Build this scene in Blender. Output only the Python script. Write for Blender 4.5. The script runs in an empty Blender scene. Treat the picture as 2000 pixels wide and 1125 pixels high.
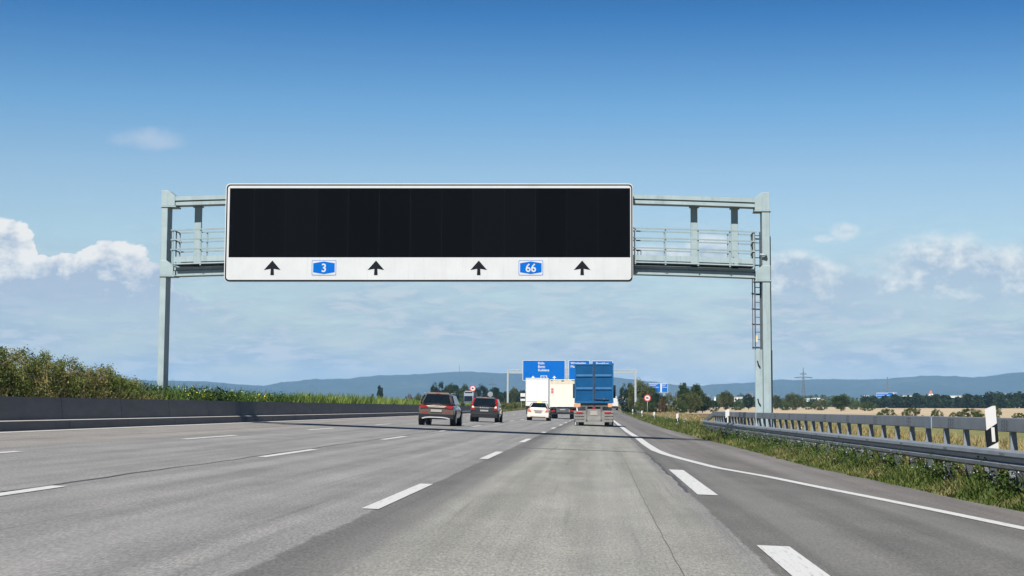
import bpy, bmesh, math, random
import numpy as np
from mathutils import Vector
R = math.radians
PI = math.pi
random.seed(7)
rng = np.random.default_rng(11)
sc = bpy.context.scene
COL = sc.collection

# ------------------------------------------------------------------ camera
F, CX, HY, TH, CAMH = 3352.0, 1168.0, 798.0, R(5.9), 1.15
cam = bpy.data.cameras.new('camera')
cam.sensor_width = 36.0
cam.lens = F * 36.0 / 2000.0
cam.shift_x = (1000.0 - CX) / 2000.0
PY0 = HY - F * math.tan(TH)
cam.shift_y = -(562.5 - PY0) / 2000.0
cam.clip_start = 0.1
cam.clip_end = 30000
camo = bpy.data.objects.new('camera', cam)
camo.location = (0, 0, CAMH)
camo.rotation_euler = (PI / 2 + TH, 0, 0)
COL.objects.link(camo)
sc.camera = camo

# ------------------------------------------------------------------ render settings
sc.view_settings.view_transform = 'Standard'
sc.view_settings.look = 'None'
sc.view_settings.gamma = 1.0
sc.view_settings.exposure = 0.90
sc.cycles.use_denoising = True
sc.cycles.max_bounces = 6
sc.cycles.diffuse_bounces = 2
sc.cycles.glossy_bounces = 2
sc.cycles.transmission_bounces = 3
sc.cycles.volume_bounces = 1
sc.cycles.transparent_max_bounces = 6
sc.cycles.sample_clamp_indirect = 4.0

# ------------------------------------------------------------------ sun
SUN_EL, SUN_AZ = R(47), R(193)          # azimuth clockwise from +Y
sund = Vector((math.sin(SUN_AZ) * math.cos(SUN_EL), math.cos(SUN_AZ) * math.cos(SUN_EL), math.sin(SUN_EL)))
sl = bpy.data.lights.new('sun', 'SUN')
sl.energy = 5.0
sl.angle = R(0.55)
sl.color = (1.0, 0.955, 0.89)
so = bpy.data.objects.new('sun', sl)
so.rotation_euler = sund.to_track_quat('Z', 'Y').to_euler()
so.location = (0, -20, 60)
COL.objects.link(so)

# ------------------------------------------------------------------ world: sky with clouds
w = bpy.data.worlds.new('World')
sc.world = w
w.use_nodes = True
nt = w.node_tree
for n in list(nt.nodes):
    nt.nodes.remove(n)


class NG:
    """tiny node-graph helper"""
    def __init__(s, tree):
        s.t = tree

    def n(s, kind, **kw):
        nd = s.t.nodes.new(kind)
        for k, v in kw.items():
            setattr(nd, k, v)
        return nd

    def link(s, a, b):
        s.t.links.new(a, b)

    def setin(s, sock, v):
        if hasattr(v, 'is_output'):
            s.link(v, sock)
        else:
            sock.default_value = v

    def m(s, op, a, b=None, c=None, clamp=False):
        nd = s.n('ShaderNodeMath', operation=op)
        nd.use_clamp = clamp
        s.setin(nd.inputs[0], a)
        if b is not None:
            s.setin(nd.inputs[1], b)
        if c is not None:
            s.setin(nd.inputs[2], c)
        return nd.outputs[0]

    def mix(s, f, a, b, blend='MIX'):
        nd = s.n('ShaderNodeMix', data_type='RGBA', blend_type=blend)
        s.setin(nd.inputs[0], f)
        for i, v in ((6, a), (7, b)):
            if isinstance(v, tuple):
                v = (*v, 1.0) if len(v) == 3 else v
            s.setin(nd.inputs[i], v)
        return nd.outputs[2]

    def smooth(s, x, lo, hi, o0=0.0, o1=1.0):
        nd = s.n('ShaderNodeMapRange', interpolation_type='SMOOTHSTEP')
        s.setin(nd.inputs[0], x)
        for i, v in ((1, lo), (2, hi), (3, o0), (4, o1)):
            nd.inputs[i].default_value = v
        return nd.outputs[0]

    def noise(s, vec, scale, detail=4, rough=0.55, dist=0.0):
        nd = s.n('ShaderNodeTexNoise')
        s.link(vec, nd.inputs['Vector'])
        nd.inputs['Scale'].default_value = scale
        nd.inputs['Detail'].default_value = detail
        nd.inputs['Roughness'].default_value = rough
        nd.inputs['Distortion'].default_value = dist
        return nd.outputs[0]

    def comb(s, x, y, z=0.0):
        nd = s.n('ShaderNodeCombineXYZ')
        s.setin(nd.inputs[0], x)
        s.setin(nd.inputs[1], y)
        s.setin(nd.inputs[2], z)
        return nd.outputs[0]

    def ramp(s, f, stops, interp='LINEAR'):
        nd = s.n('ShaderNodeValToRGB')
        cr = nd.color_ramp
        cr.interpolation = interp
        while len(cr.elements) > 1:
            cr.elements.remove(cr.elements[0])
        cr.elements[0].position = stops[0][0]
        cr.elements[0].color = (*stops[0][1], 1)
        for p, c in stops[1:]:
            e = cr.elements.new(p)
            e.color = (*c, 1)
        s.setin(nd.inputs[0], f)
        return nd.outputs[0]


g = NG(nt)
sky = g.n('ShaderNodeTexSky', sky_type='NISHITA')
sky.sun_disc = False
sky.sun_elevation = SUN_EL
sky.sun_rotation = SUN_AZ
sky.air_density = 1.0
sky.dust_density = 0.6
sky.ozone_density = 2.0
tc = g.n('ShaderNodeTexCoord')
sp = g.n('ShaderNodeSeparateXYZ')
g.link(tc.outputs['Generated'], sp.inputs[0])
az = g.m('ARCTAN2', sp.outputs[0], sp.outputs[1])
el = g.m('ARCSINE', sp.outputs[2])
elc = g.m('MULTIPLY', el, 4.0, clamp=True)          # 0..1 for 0..14 degrees
tint = g.ramp(elc, [(0.0, (1.12, 1.02, 0.92)), (0.22, (1.0, 0.98, 0.94)), (0.40, (0.88, 0.92, 0.93)), (0.55, (0.74, 0.84, 0.91)),
                    (0.70, (0.45, 0.73, 0.91)), (0.91, (0.125, 0.43, 0.74)), (0.96, (0.09, 0.36, 0.65)), (1.0, (0.06, 0.27, 0.50))])
skycol = g.mix(1.0, sky.outputs[0], tint, 'MULTIPLY')
v1 = g.comb(g.m('MULTIPLY', az, 1.0), g.m('MULTIPLY', el, 1.35))
# fine billow noise, and its value a little towards the sun for shading
nA = g.noise(v1, 34.0, 8, 0.62, 0.15)
v1s = g.comb(g.m('ADD', az, -0.006), g.m('ADD', g.m('MULTIPLY', el, 1.35), 0.008))
nB = g.noise(v1s, 34.0, 8, 0.62, 0.15)


def px2az(x):
    return math.atan((x - CX) / 3370.0)


blobs = [(5, 505, 50, 66), (70, 565, 62, 50), (128, 552, 62, 44), (205, 535, 72, 62), (282, 570, 52, 48), (120, 612, 270, 72),
         (1652, 455, 38, 23, 0.62), (1615, 468, 34, 11, 0.45), (1850, 545, 140, 80), (1945, 555, 120, 72), (1562, 538, 74, 46), (1700, 585, 190, 60),
         (1388, 492, 50, 34), (1290, 505, 80, 26)]
acc = None
for (bx, by, rx, ry, *st) in blobs:
    a0, e0 = px2az(bx), (HY - by) / 3370.0
    dx = g.m('MULTIPLY', g.m('SUBTRACT', az, a0), 3370.0 / rx)
    dy = g.m('MULTIPLY', g.m('SUBTRACT', el, e0), 3370.0 / ry)
    q = g.m('SUBTRACT', st[0] if st else 1.0, g.m('ADD', g.m('MULTIPLY', dx, dx), g.m('MULTIPLY', dy, dy)))
    acc = q if acc is None else g.m('MAXIMUM', acc, q)
acc = g.m('MAXIMUM', acc, -1.5)
nC = g.noise(v1, 95.0, 6, 0.6, 0.1)
nn = g.m('ADD', g.m('MULTIPLY', g.m('SUBTRACT', nA, 0.5), 1.9), g.m('MULTIPLY', g.m('SUBTRACT', nC, 0.5), 0.7))
fld = g.m('ADD', acc, nn)
side = g.smooth(az, -0.22, 0.02)
crisp = g.smooth(fld, 0.0, 0.16)
soft = g.smooth(fld, -0.35, 0.75)
cm0 = g.m('ADD', g.m('MULTIPLY', crisp, g.m('SUBTRACT', 1.0, side)), g.m('MULTIPLY', g.m('MULTIPLY', soft, side), 0.72))
lowfade = g.smooth(el, 0.034, 0.075)
cmask = g.m('MULTIPLY', cm0, lowfade)
shade = g.m('ADD', g.m('MULTIPLY', g.m('SUBTRACT', nA, nB), 4.5), g.m('MULTIPLY', g.m('SUBTRACT', el, 0.0715), 30.0))
shade = g.m('ADD', shade, g.m('MULTIPLY', g.m('SUBTRACT', nC, 0.5), 1.2))
shade = g.m('ADD', shade, g.m('MULTIPLY', g.smooth(fld, 0.9, 0.0), 0.35), clamp=True)
ccol = g.mix(shade, (3.7, 4.5, 5.6), (8.0, 7.9, 7.6))
# veil of low stratus, stretched along the horizon
v2 = g.comb(g.m('MULTIPLY', az, 1.0), g.m('MULTIPLY', el, 4.2))
n2 = g.noise(v2, 13.0, 7, 0.58, 0.25)
n3 = g.noise(v2, 46.0, 6, 0.6, 0.3)
veil = g.m('MULTIPLY', g.smooth(el, 0.128, 0.03), g.smooth(g.m('ADD', n2, g.m('MULTIPLY', n3, 0.35)), 0.46, 0.84))
veil = g.m('MULTIPLY', veil, 0.88)
vcol = g.mix(g.smooth(g.m('ADD', n3, g.m('MULTIPLY', g.m('SUBTRACT', n2, 0.5), 0.6)), 0.43, 0.67), (2.4, 3.4, 4.75), (5.0, 5.35, 5.85))
base = g.mix(g.m('MULTIPLY', g.smooth(el, 0.115, 0.0), 0.45), skycol, (2.7, 3.8, 5.0))
s1 = g.mix(veil, base, vcol)
s2 = g.mix(cmask, s1, ccol)
# a wisp high on the left
wx = g.m('MULTIPLY', g.m('SUBTRACT', az, px2az(275)), 3370.0 / 85)
wy = g.m('MULTIPLY', g.m('SUBTRACT', el, (HY - 286) / 3370.0), 3370.0 / 24)
wq = g.m('SUBTRACT', 1.0, g.m('ADD', g.m('MULTIPLY', wx, wx), g.m('MULTIPLY', wy, wy)))
wm = g.smooth(g.m('ADD', wq, g.m('MULTIPLY', g.m('SUBTRACT', nA, 0.5), 3.0)), -0.1, 1.5, 0.0, 0.5)
s3 = g.mix(g.m('MULTIPLY', wm, g.smooth(wq, -1.0, 0.2)), s2, (5.5, 6.0, 6.8))
bg = g.n('ShaderNodeBackground')
g.link(s3, bg.inputs[0])
bg.inputs[1].default_value = 0.060
out = g.n('ShaderNodeOutputWorld')
g.link(bg.outputs[0], out.inputs[0])
w.cycles.sampling_method = 'MANUAL'
w.cycles.sample_map_resolution = 512

# ------------------------------------------------------------------ projection helpers (photo pixel -> place)
def ray(px, py):
    a, b = (px - CX) / F, (PY0 - py) / F
    return (a, math.cos(TH) - b * math.sin(TH), math.sin(TH) + b * math.cos(TH))


def at(px, py, Y):
    d = ray(px, py)
    k = Y / d[1]
    return (d[0] * k, Y, CAMH + d[2] * k)


def rise(y):
    if y < 150:
        return 0.0
    if y < 480:
        return 1.2e-5 * (y - 150) ** 2
    return 1.2e-5 * 330 ** 2 + 2 * 1.2e-5 * 330 * (y - 480) * 0.55


FALL = 0.04


def zroad(x, y):
    return -FALL * x + rise(y)


def gnd(px, py):
    """point of the sloping carriageway seen at a photo pixel"""
    d = ray(px, py)
    k = -CAMH / (d[2] + FALL * d[0])
    for _ in range(12):
        k = (rise(d[1] * k) - CAMH) / (d[2] + FALL * d[0])
    return (d[0] * k, d[1] * k)


# ------------------------------------------------------------------ materials
MATS = {}


def mat(name, col, rough=0.6, metal=0.0, var=0.12, scale=3.0, bump=0.0, bscale=40.0, spec=0.4, coat=0.0, emit=None, detail=4):
    if name in MATS:
        return MATS[name]
    m = bpy.data.materials.new(name)
    m.use_nodes = True
    t = m.node_tree
    h = NG(t)
    bs = t.nodes['Principled BSDF']
    tcn = h.n('ShaderNodeTexCoord')
    nz = h.noise(tcn.outputs['Object'], scale, detail, 0.6)
    lo = tuple(c * (1 - var) for c in col)
    hi = tuple(min(1, c * (1 + var)) for c in col)
    c = h.ramp(nz, [(0.3, lo), (0.7, hi)])
    h.link(c, bs.inputs['Base Color'])
    bs.inputs['Roughness'].default_value = rough
    bs.inputs['Metallic'].default_value = metal
    bs.inputs['Specular IOR Level'].default_value = spec
    bs.inputs['Coat Weight'].default_value = coat
    bs.inputs['Coat Roughness'].default_value = 0.06
    if bump:
        bn = h.n('ShaderNodeBump')
        bn.inputs['Strength'].default_value = bump
        bn.inputs['Distance'].default_value = 0.02
        h.link(h.noise(tcn.outputs['Object'], bscale, 5, 0.6), bn.inputs['Height'])
        h.link(bn.outputs[0], bs.inputs['Normal'])
    if emit:
        bs.inputs['Emission Color'].default_value = (*emit[:3], 1)
        bs.inputs['Emission Strength'].default_value = emit[3]
    MATS[name] = m
    return m


def leafmat(name, dark, mid, light, scale=1.2, fine=14.0, trans=0.25, dry=None):
    m = bpy.data.materials.new(name)
    m.use_nodes = True
    t = m.node_tree
    for n in list(t.nodes):
        t.nodes.remove(n)
    h = NG(t)
    ge = h.n('ShaderNodeNewGeometry')
    a = h.noise(ge.outputs['Position'], scale, 3, 0.6)
    b = h.noise(ge.outputs['Position'], fine, 2, 0.7)
    f = h.m('ADD', h.m('MULTIPLY', a, 0.6), h.m('MULTIPLY', b, 0.4))
    c = h.ramp(f, [(0.36, dark), (0.5, mid), (0.64, light)])
    if dry:
        dn = h.noise(ge.outputs['Position'], scale * 0.45, 3, 0.6, 0.4)
        c = h.mix(h.smooth(h.m('ADD', dn, h.m('MULTIPLY', b, 0.25)), 0.64, 0.80), c, dry)
    d = h.n('ShaderNodeBsdfDiffuse')
    h.link(c, d.inputs[0])
    tr = h.n('ShaderNodeBsdfTranslucent')
    h.link(c, tr.inputs[0])
    mx = h.n('ShaderNodeMixShader')
    mx.inputs[0].default_value = trans
    h.link(d.outputs[0], mx.inputs[1])
    h.link(tr.outputs[0], mx.inputs[2])
    o = h.n('ShaderNodeOutputMaterial')
    h.link(mx.outputs[0], o.inputs[0])
    MATS[name] = m
    return m


M = {}
M['steel'] = mat('galvanised_green_grey_paint', (0.218, 0.277, 0.290), 0.55, 0.0, 0.10, 2.0, 0.05, 30)
def streak(m, amt, dirt):
    t_ = m.node_tree
    h = NG(t_)
    bs = t_.nodes['Principled BSDF']
    src = bs.inputs['Base Color'].links[0].from_socket
    ge = h.n('ShaderNodeNewGeometry')
    s_ = h.n('ShaderNodeSeparateXYZ')
    h.link(ge.outputs['Position'], s_.inputs[0])
    f = h.noise(h.comb(h.m('MULTIPLY', s_.outputs[0], 7.0), h.m('MULTIPLY', s_.outputs[1], 7.0), h.m('MULTIPLY', s_.outputs[2], 0.5)), 1.0, 5, 0.7)
    h.link(h.mix(h.m('MULTIPLY', h.smooth(f, 0.50, 0.72), amt), src, dirt), bs.inputs['Base Color'])


streak(M['steel'], 0.45, (0.12, 0.15, 0.155))
M['railing'] = mat('railing_steel', (0.17, 0.225, 0.235), 0.6, 0.0, 0.12, 3.0)
M['galv'] = mat('galvanised_steel', (0.195, 0.215, 0.235), 0.5, 0.35, 0.14, 3.0, 0.04, 50)
M['galv_dark'] = mat('dark_galvanised_steel', (0.050, 0.056, 0.062), 0.6, 0.2, 0.2, 4.0)  # dark tone puts the shade under the rail into its posts
M['signwhite'] = mat('sign_white', (0.385, 0.40, 0.405), 0.5, 0, 0.05, 1.2)
streak(M['signwhite'], 0.16, (0.22, 0.21, 0.19))
M['black'] = mat('black_film', (0.006, 0.008, 0.010), 0.7, 0, 0.1, 5, spec=0.08)
M['blue'] = mat('sign_blue', (0.0, 0.085, 0.35), 0.7, 0, 0.05, 2, spec=0.05)
M['bluesign2'] = mat('sign_blue_far', (0.0, 0.085, 0.33), 0.7, 0, 0.05, 2, spec=0.05)
M['white'] = mat('white_paint', (0.43, 0.43, 0.42), 0.5, 0, 0.04, 3)
M['redring'] = mat('red_sign_film', (0.36, 0.03, 0.04), 0.5, 0, 0.05, 3)
M['tyre'] = mat('tyre_rubber', (0.012, 0.012, 0.013), 0.85, 0, 0.2, 9)
M['rim'] = mat('alloy_rim', (0.35, 0.36, 0.37), 0.35, 0.8, 0.1, 5)
M['glass'] = mat('dark_car_glass', (0.004, 0.007, 0.010), 0.05, 0, 0.1, 2, spec=0.22)
M['redlens'] = mat('red_lamp_lens', (0.20, 0.004, 0.007), 0.25, 0, 0.1, 6, spec=0.7)
M['clearlens'] = mat('pale_lamp_lens', (0.75, 0.55, 0.42), 0.15, 0, 0.1, 6, spec=0.7)
M['plastic'] = mat('black_plastic', (0.013, 0.014, 0.016), 0.6, 0, 0.15, 6, spec=0.15)
M['plate'] = mat('number_plate', (0.24, 0.23, 0.21), 0.4, 0, 0.03, 4)
M['wood'] = mat('bleached_wood', (0.24, 0.15, 0.08), 0.8, 0, 0.25, 6)

# LED board: faint cabinet seams
ml = bpy.data.materials.new('led_matrix')
ml.use_nodes = True
h = NG(ml.node_tree)
tcn = h.n('ShaderNodeTexCoord')
br = h.n('ShaderNodeTexBrick')
br.offset = 0.0
br.inputs['Color1'].default_value = (0.0012, 0.0016, 0.0022, 1)
br.inputs['Color2'].default_value = (0.0022, 0.0028, 0.0038, 1)
br.inputs['Mortar'].default_value = (0.0065, 0.008, 0.0095, 1)
br.inputs['Scale'].default_value = 1.0
br.inputs['Brick Width'].default_value = 1.2
br.inputs['Row Height'].default_value = 40.0
br.inputs['Mortar Size'].default_value = 0.011
spx = h.n('ShaderNodeSeparateXYZ')
h.link(tcn.outputs['Object'], spx.inputs[0])
h.link(h.comb(spx.outputs[0], spx.outputs[2]), br.inputs['Vector'])
bsn = ml.node_tree.nodes['Principled BSDF']
h.link(br.outputs[0], bsn.inputs['Base Color'])
bsn.inputs['Roughness'].default_value = 0.7
bsn.inputs['Specular IOR Level'].default_value = 0.02
M['led'] = ml


def zone_asphalt():
    m = bpy.data.materials.new('asphalt')
    m.use_nodes = True
    h = NG(m.node_tree)
    bs = m.node_tree.nodes['Principled BSDF']
    ge = h.n('ShaderNodeNewGeometry')
    s = h.n('ShaderNodeSeparateXYZ')
    h.link(ge.outputs['Position'], s.inputs[0])
    x, y = s.outputs[0], s.outputs[1]
    wob = h.noise(h.comb(h.m('MULTIPLY', x, 1.5), h.m('MULTIPLY', y, 0.35)), 1.0, 5, 0.65)
    fr = h.noise(h.comb(h.m('MULTIPLY', x, 9.0), h.m('MULTIPLY', y, 2.0)), 1.0, 3, 0.6)
    xw = h.m('ADD', x, h.m('ADD', h.m('MULTIPLY', h.m('SUBTRACT', wob, 0.5), 0.16), h.m('MULTIPLY', h.m('SUBTRACT', fr, 0.5), 0.10)))
    leftlane = (0.163, 0.160, 0.155)
    fast = (0.172, 0.162, 0.150)
    right = (0.186, 0.184, 0.165)
    strip = (0.096, 0.094, 0.089)
    shoulder = (0.112, 0.104, 0.098)
    merge = (0.100, 0.098, 0.091)
    c = h.mix(h.smooth(xw, -11.4, -10.4), fast, leftlane)
    c = h.mix(h.smooth(xw, -2.37, -2.31), c, strip)
    c = h.mix(h.smooth(xw, -1.92, -1.45), c, right)
    # soft grey rubbed-out flank at the outer edge of the lane
    c = h.mix(h.smooth(xw, 0.95, 1.25), c, (0.165, 0.163, 0.155))
    c = h.mix(h.smooth(xw, 1.28, 1.33), c, merge)
    # beyond the edge line the surface is a little redder; the edge line swings out near the camera
    lim = h.m('MAXIMUM', 1.6, h.m('SUBTRACT', 6.95, h.m('MULTIPLY', y, 0.113)))
    c = h.mix(h.smooth(h.m('SUBTRACT', xw, lim), -0.1, 0.15), c, shoulder)
    # long streaks from tyres and oil, mottling and grain
    st = h.noise(h.comb(h.m('MULTIPLY', x, 2.2), h.m('MULTIPLY', y, 0.035)), 1.0, 4, 0.6)
    c = h.mix(1.0, c, h.ramp(st, [(0.3, (0.80, 0.80, 0.80)), (0.7, (1.18, 1.18, 1.18))]), 'MULTIPLY')
    mo = h.noise(h.comb(x, h.m('MULTIPLY', y, 0.30)), 1.1, 6, 0.7)
    c = h.mix(1.0, c, h.ramp(mo, [(0.3, (0.83, 0.83, 0.84)), (0.7, (1.14, 1.14, 1.13))]), 'MULTIPLY')
    gr = h.noise(h.comb(h.m('MULTIPLY', x, 44.0), h.m('MULTIPLY', y, 8.0)), 1.0, 5, 0.85)
    c = h.mix(1.0, c, h.ramp(gr, [(0.34, (0.52, 0.52, 0.52)), (0.5, (1.0, 1.0, 1.0)), (0.66, (1.55, 1.55, 1.54))]), 'MULTIPLY')
    rub = h.noise(h.comb(h.m('MULTIPLY', x, 7.0), h.m('MULTIPLY', y, 0.09)), 1.0, 4, 0.65, 0.2)
    c = h.mix(h.m('MULTIPLY', h.smooth(rub, 0.56, 0.70), 0.32), c, (0.07, 0.07, 0.07))
    trk = h.m('ABSOLUTE', h.m('SUBTRACT', h.m('PINGPONG', h.m('ADD', x, 16.25), 1.93), 0.95))
    c = h.mix(h.m('MULTIPLY', h.smooth(trk, 0.42, 0.08), 0.11), c, (0.30, 0.30, 0.29))
    # oil patches in the slow lane
    oil = h.noise(h.comb(h.m('MULTIPLY', x, 1.3), h.m('MULTIPLY', y, 0.16)), 1.0, 5, 0.7, 0.6)
    c = h.mix(h.m('MULTIPLY', h.smooth(oil, 0.60, 0.74), 0.30), c, (0.10, 0.10, 0.11))
    h.link(c, bs.inputs['Base Color'])
    bs.inputs['Roughness'].default_value = 0.82
    bs.inputs['Specular IOR Level'].default_value = 0.22
    bn = h.n('ShaderNodeBump')
    bn.inputs['Strength'].default_value = 0.35
    bn.inputs['Distance'].default_value = 0.006
    h.link(gr, bn.inputs['Height'])
    h.link(bn.outputs[0], bs.inputs['Normal'])
    return m


def paint_mat(name, col, wear):
    m = bpy.data.materials.new(name)
    m.use_nodes = True
    h = NG(m.node_tree)
    bs = m.node_tree.nodes['Principled BSDF']
    ge = h.n('ShaderNodeNewGeometry')
    s = h.n('ShaderNodeSeparateXYZ')
    h.link(ge.outputs['Position'], s.inputs[0])
    x, y = s.outputs[0], s.outputs[1]
    a = h.noise(h.comb(h.m('MULTIPLY', x, 30.0), h.m('MULTIPLY', y, 1.6)), 1.0, 4, 0.7)
    b = h.noise(h.comb(h.m('MULTIPLY', x, 60.0), h.m('MULTIPLY', y, 10.0)), 1.0, 3, 0.8)
    f = h.m('ADD', h.m('MULTIPLY', a, 0.7), h.m('MULTIPLY', b, 0.3))
    c = h.mix(h.smooth(f, wear, wear + 0.12), col, (0.26, 0.26, 0.26))
    h.link(c, bs.inputs['Base Color'])
    bs.inputs['Roughness'].default_value = 0.6
    return m


M['asphalt'] = zone_asphalt()
M['paint'] = paint_mat('road_paint', (0.43, 0.43, 0.415), 0.52)
M['tar'] = mat('bitumen_seal', (0.055, 0.055, 0.058), 0.7, 0, 0.25, 8)
M['tarfaint'] = mat('old_bitumen_seal', (0.075, 0.075, 0.07), 0.8, 0, 0.3, 8)


def concrete_mat():
    m = bpy.data.materials.new('barrier_concrete')
    m.use_nodes = True
    h = NG(m.node_tree)
    bs = m.node_tree.nodes['Principled BSDF']
    ge = h.n('ShaderNodeNewGeometry')
    s = h.n('ShaderNodeSeparateXYZ')
    h.link(ge.outputs['Position'], s.inputs[0])
    x, y, z = s.outputs[0], s.outputs[1], s.outputs[2]
    a = h.noise(h.comb(x, h.m('MULTIPLY', y, 0.7), h.m('MULTIPLY', z, 3.0)), 1.0, 6, 0.65)
    c = h.ramp(a, [(0.3, (0.105, 0.100, 0.098)), (0.7, (0.150, 0.143, 0.140))])
    st = h.noise(h.comb(0.0, h.m('MULTIPLY', y, 5.0), h.m('MULTIPLY', z, 0.5)), 1.0, 4, 0.7)
    c = h.mix(h.m('MULTIPLY', h.smooth(st, 0.55, 0.75), 0.35), c, (0.10, 0.095, 0.09))
    # cast joints every 6 metres
    fr = h.m('FRACT', h.m('DIVIDE', y, 6.0))
    j = h.m('LESS_THAN', fr, 0.010)
    c = h.mix(h.m('MULTIPLY', j, 0.8), c, (0.04, 0.04, 0.04))
    sn = h.n('ShaderNodeSeparateXYZ')
    h.link(ge.outputs['Normal'], sn.inputs[0])
    sunlit_top = h.m('MULTIPLY', h.smooth(sn.outputs[2], 0.5, 0.9), h.smooth(a, 0.25, 0.5, 0.6, 1.0))
    c = h.mix(sunlit_top, c, (0.33, 0.31, 0.29))  # sunlight on the ledge painted in: upward faces are paler
    h.link(c, bs.inputs['Base Color'])
    bs.inputs['Roughness'].default_value = 0.9
    bn = h.n('ShaderNodeBump')
    bn.inputs['Strength'].default_value = 0.2
    h.link(h.noise(ge.outputs['Position'], 30, 5, 0.7), bn.inputs['Height'])
    h.link(bn.outputs[0], bs.inputs['Normal'])
    return m


M['concrete'] = concrete_mat()


def ground_mat():
    m = bpy.data.materials.new('fields')
    m.use_nodes = True
    h = NG(m.node_tree)
    bs = m.node_tree.nodes['Principled BSDF']
    ge = h.n('ShaderNodeNewGeometry')
    s = h.n('ShaderNodeSeparateXYZ')
    h.link(ge.outputs['Position'], s.inputs[0])
    x, y = s.outputs[0], s.outputs[1]
    fine = h.noise(ge.outputs['Position'], 1.5, 6, 0.7)
    verge = h.ramp(fine, [(0.3, (0.060, 0.080, 0.022)), (0.5, (0.13, 0.13, 0.05)), (0.7, (0.24, 0.19, 0.10))])
    stub = h.ramp(h.noise(h.comb(h.m('MULTIPLY', x, 0.05), h.m('MULTIPLY', y, 0.012)), 1.0, 5, 0.6),
                  [(0.3, (0.29, 0.23, 0.15)), (0.7, (0.37, 0.30, 0.205))])
    stub = h.mix(1.0, stub, h.ramp(fine, [(0.3, (0.85, 0.85, 0.85)), (0.7, (1.12, 1.1, 1.05))]), 'MULTIPLY')
    vo = h.n('ShaderNodeTexVoronoi')
    vo.inputs['Scale'].default_value = 1.0
    h.link(h.comb(h.m('MULTIPLY', x, 0.0026), h.m('MULTIPLY', y, 0.0013)), vo.inputs['Vector'])
    sv = h.n('ShaderNodeSeparateColor')
    h.link(vo.outputs['Color'], sv.inputs[0])
    far = h.ramp(sv.outputs[0], [(0.0, (0.050, 0.085, 0.022)), (0.35, (0.11, 0.12, 0.045)), (0.6, (0.34, 0.25, 0.14)), (0.85, (0.07, 0.10, 0.03))], 'CONSTANT')
    c = h.mix(h.smooth(y, 860, 900), stub, far)
    brown = h.m('MULTIPLY', h.m('MULTIPLY', h.smooth(y, 200, 230), h.smooth(y, 330, 318)), h.smooth(x, 30, 24))
    c = h.mix(brown, c, (0.105, 0.070, 0.048))
    c = h.mix(h.smooth(y, 215, 195), c, verge)
    c = h.mix(h.smooth(h.m('ADD', x, h.m('MULTIPLY', fine, 2.0)), 12.0, 8.0), c, verge)
    h.link(c, bs.inputs['Base Color'])
    bs.inputs['Roughness'].default_value = 0.95
    bs.inputs['Specular IOR Level'].default_value = 0.1
    return m


M['ground'] = ground_mat()
M['grass'] = leafmat('verge_grass', (0.026, 0.046, 0.011), (0.075, 0.104, 0.028), (0.17, 0.18, 0.070), 0.9, 9, 0.3, dry=(0.23, 0.19, 0.09))
M['drygrass'] = leafmat('dry_grass', (0.14, 0.12, 0.045), (0.27, 0.22, 0.10), (0.40, 0.33, 0.17), 0.9, 9, 0.3)
M['corn'] = leafmat('tall_yellow_green_plants', (0.045, 0.085, 0.018), (0.13, 0.185, 0.038), (0.24, 0.27, 0.08), 0.6, 5, 0.3)
M['weed'] = leafmat('dark_green_weeds', (0.015, 0.034, 0.008), (0.042, 0.078, 0.018), (0.095, 0.140, 0.035), 0.8, 6, 0.25)
M['bramble'] = leafmat('bramble_leaves', (0.026, 0.042, 0.012), (0.085, 0.110, 0.028), (0.19, 0.205, 0.065), 1.3, 7, 0.3, dry=(0.24, 0.19, 0.085))
M['bramble_stem'] = mat('bramble_stem', (0.30, 0.24, 0.13), 0.9, 0, 0.3, 5)
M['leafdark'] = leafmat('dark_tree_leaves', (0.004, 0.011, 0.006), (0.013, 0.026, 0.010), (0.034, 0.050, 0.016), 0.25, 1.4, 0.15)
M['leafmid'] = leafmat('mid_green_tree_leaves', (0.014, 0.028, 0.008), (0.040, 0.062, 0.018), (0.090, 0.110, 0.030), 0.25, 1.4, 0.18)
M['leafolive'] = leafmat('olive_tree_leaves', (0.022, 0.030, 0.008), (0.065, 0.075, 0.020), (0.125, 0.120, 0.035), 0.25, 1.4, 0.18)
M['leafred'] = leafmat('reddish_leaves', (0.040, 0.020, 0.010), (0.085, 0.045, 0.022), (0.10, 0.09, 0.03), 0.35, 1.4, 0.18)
M['bark'] = mat('bark', (0.055, 0.042, 0.030), 0.95, 0, 0.3, 6)
M['petalw'] = mat('white_petals', (0.40, 0.42, 0.50), 0.7, 0, 0.1, 9)
M['petaly'] = mat('yellow_petals', (0.46, 0.42, 0.05), 0.7, 0, 0.1, 9)


def hill_mat():
    m = bpy.data.materials.new('wooded_hills')
    m.use_nodes = True
    h = NG(m.node_tree)
    bs = m.node_tree.nodes['Principled BSDF']
    ge = h.n('ShaderNodeNewGeometry')
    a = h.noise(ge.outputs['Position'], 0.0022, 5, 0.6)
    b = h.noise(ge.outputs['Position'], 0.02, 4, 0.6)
    c = h.ramp(a, [(0.35, (0.014, 0.028, 0.034)), (0.62, (0.024, 0.040, 0.042)), (0.74, (0.05, 0.062, 0.055))])  # blue of the distant haze partly mixed into the base colour
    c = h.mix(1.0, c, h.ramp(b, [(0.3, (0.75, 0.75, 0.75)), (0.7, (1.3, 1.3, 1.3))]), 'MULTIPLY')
    h.link(c, bs.inputs['Base Color'])
    bs.inputs['Roughness'].default_value = 1.0
    bs.inputs['Specular IOR Level'].default_value = 0.0
    return m


M['hills'] = hill_mat()


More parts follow.
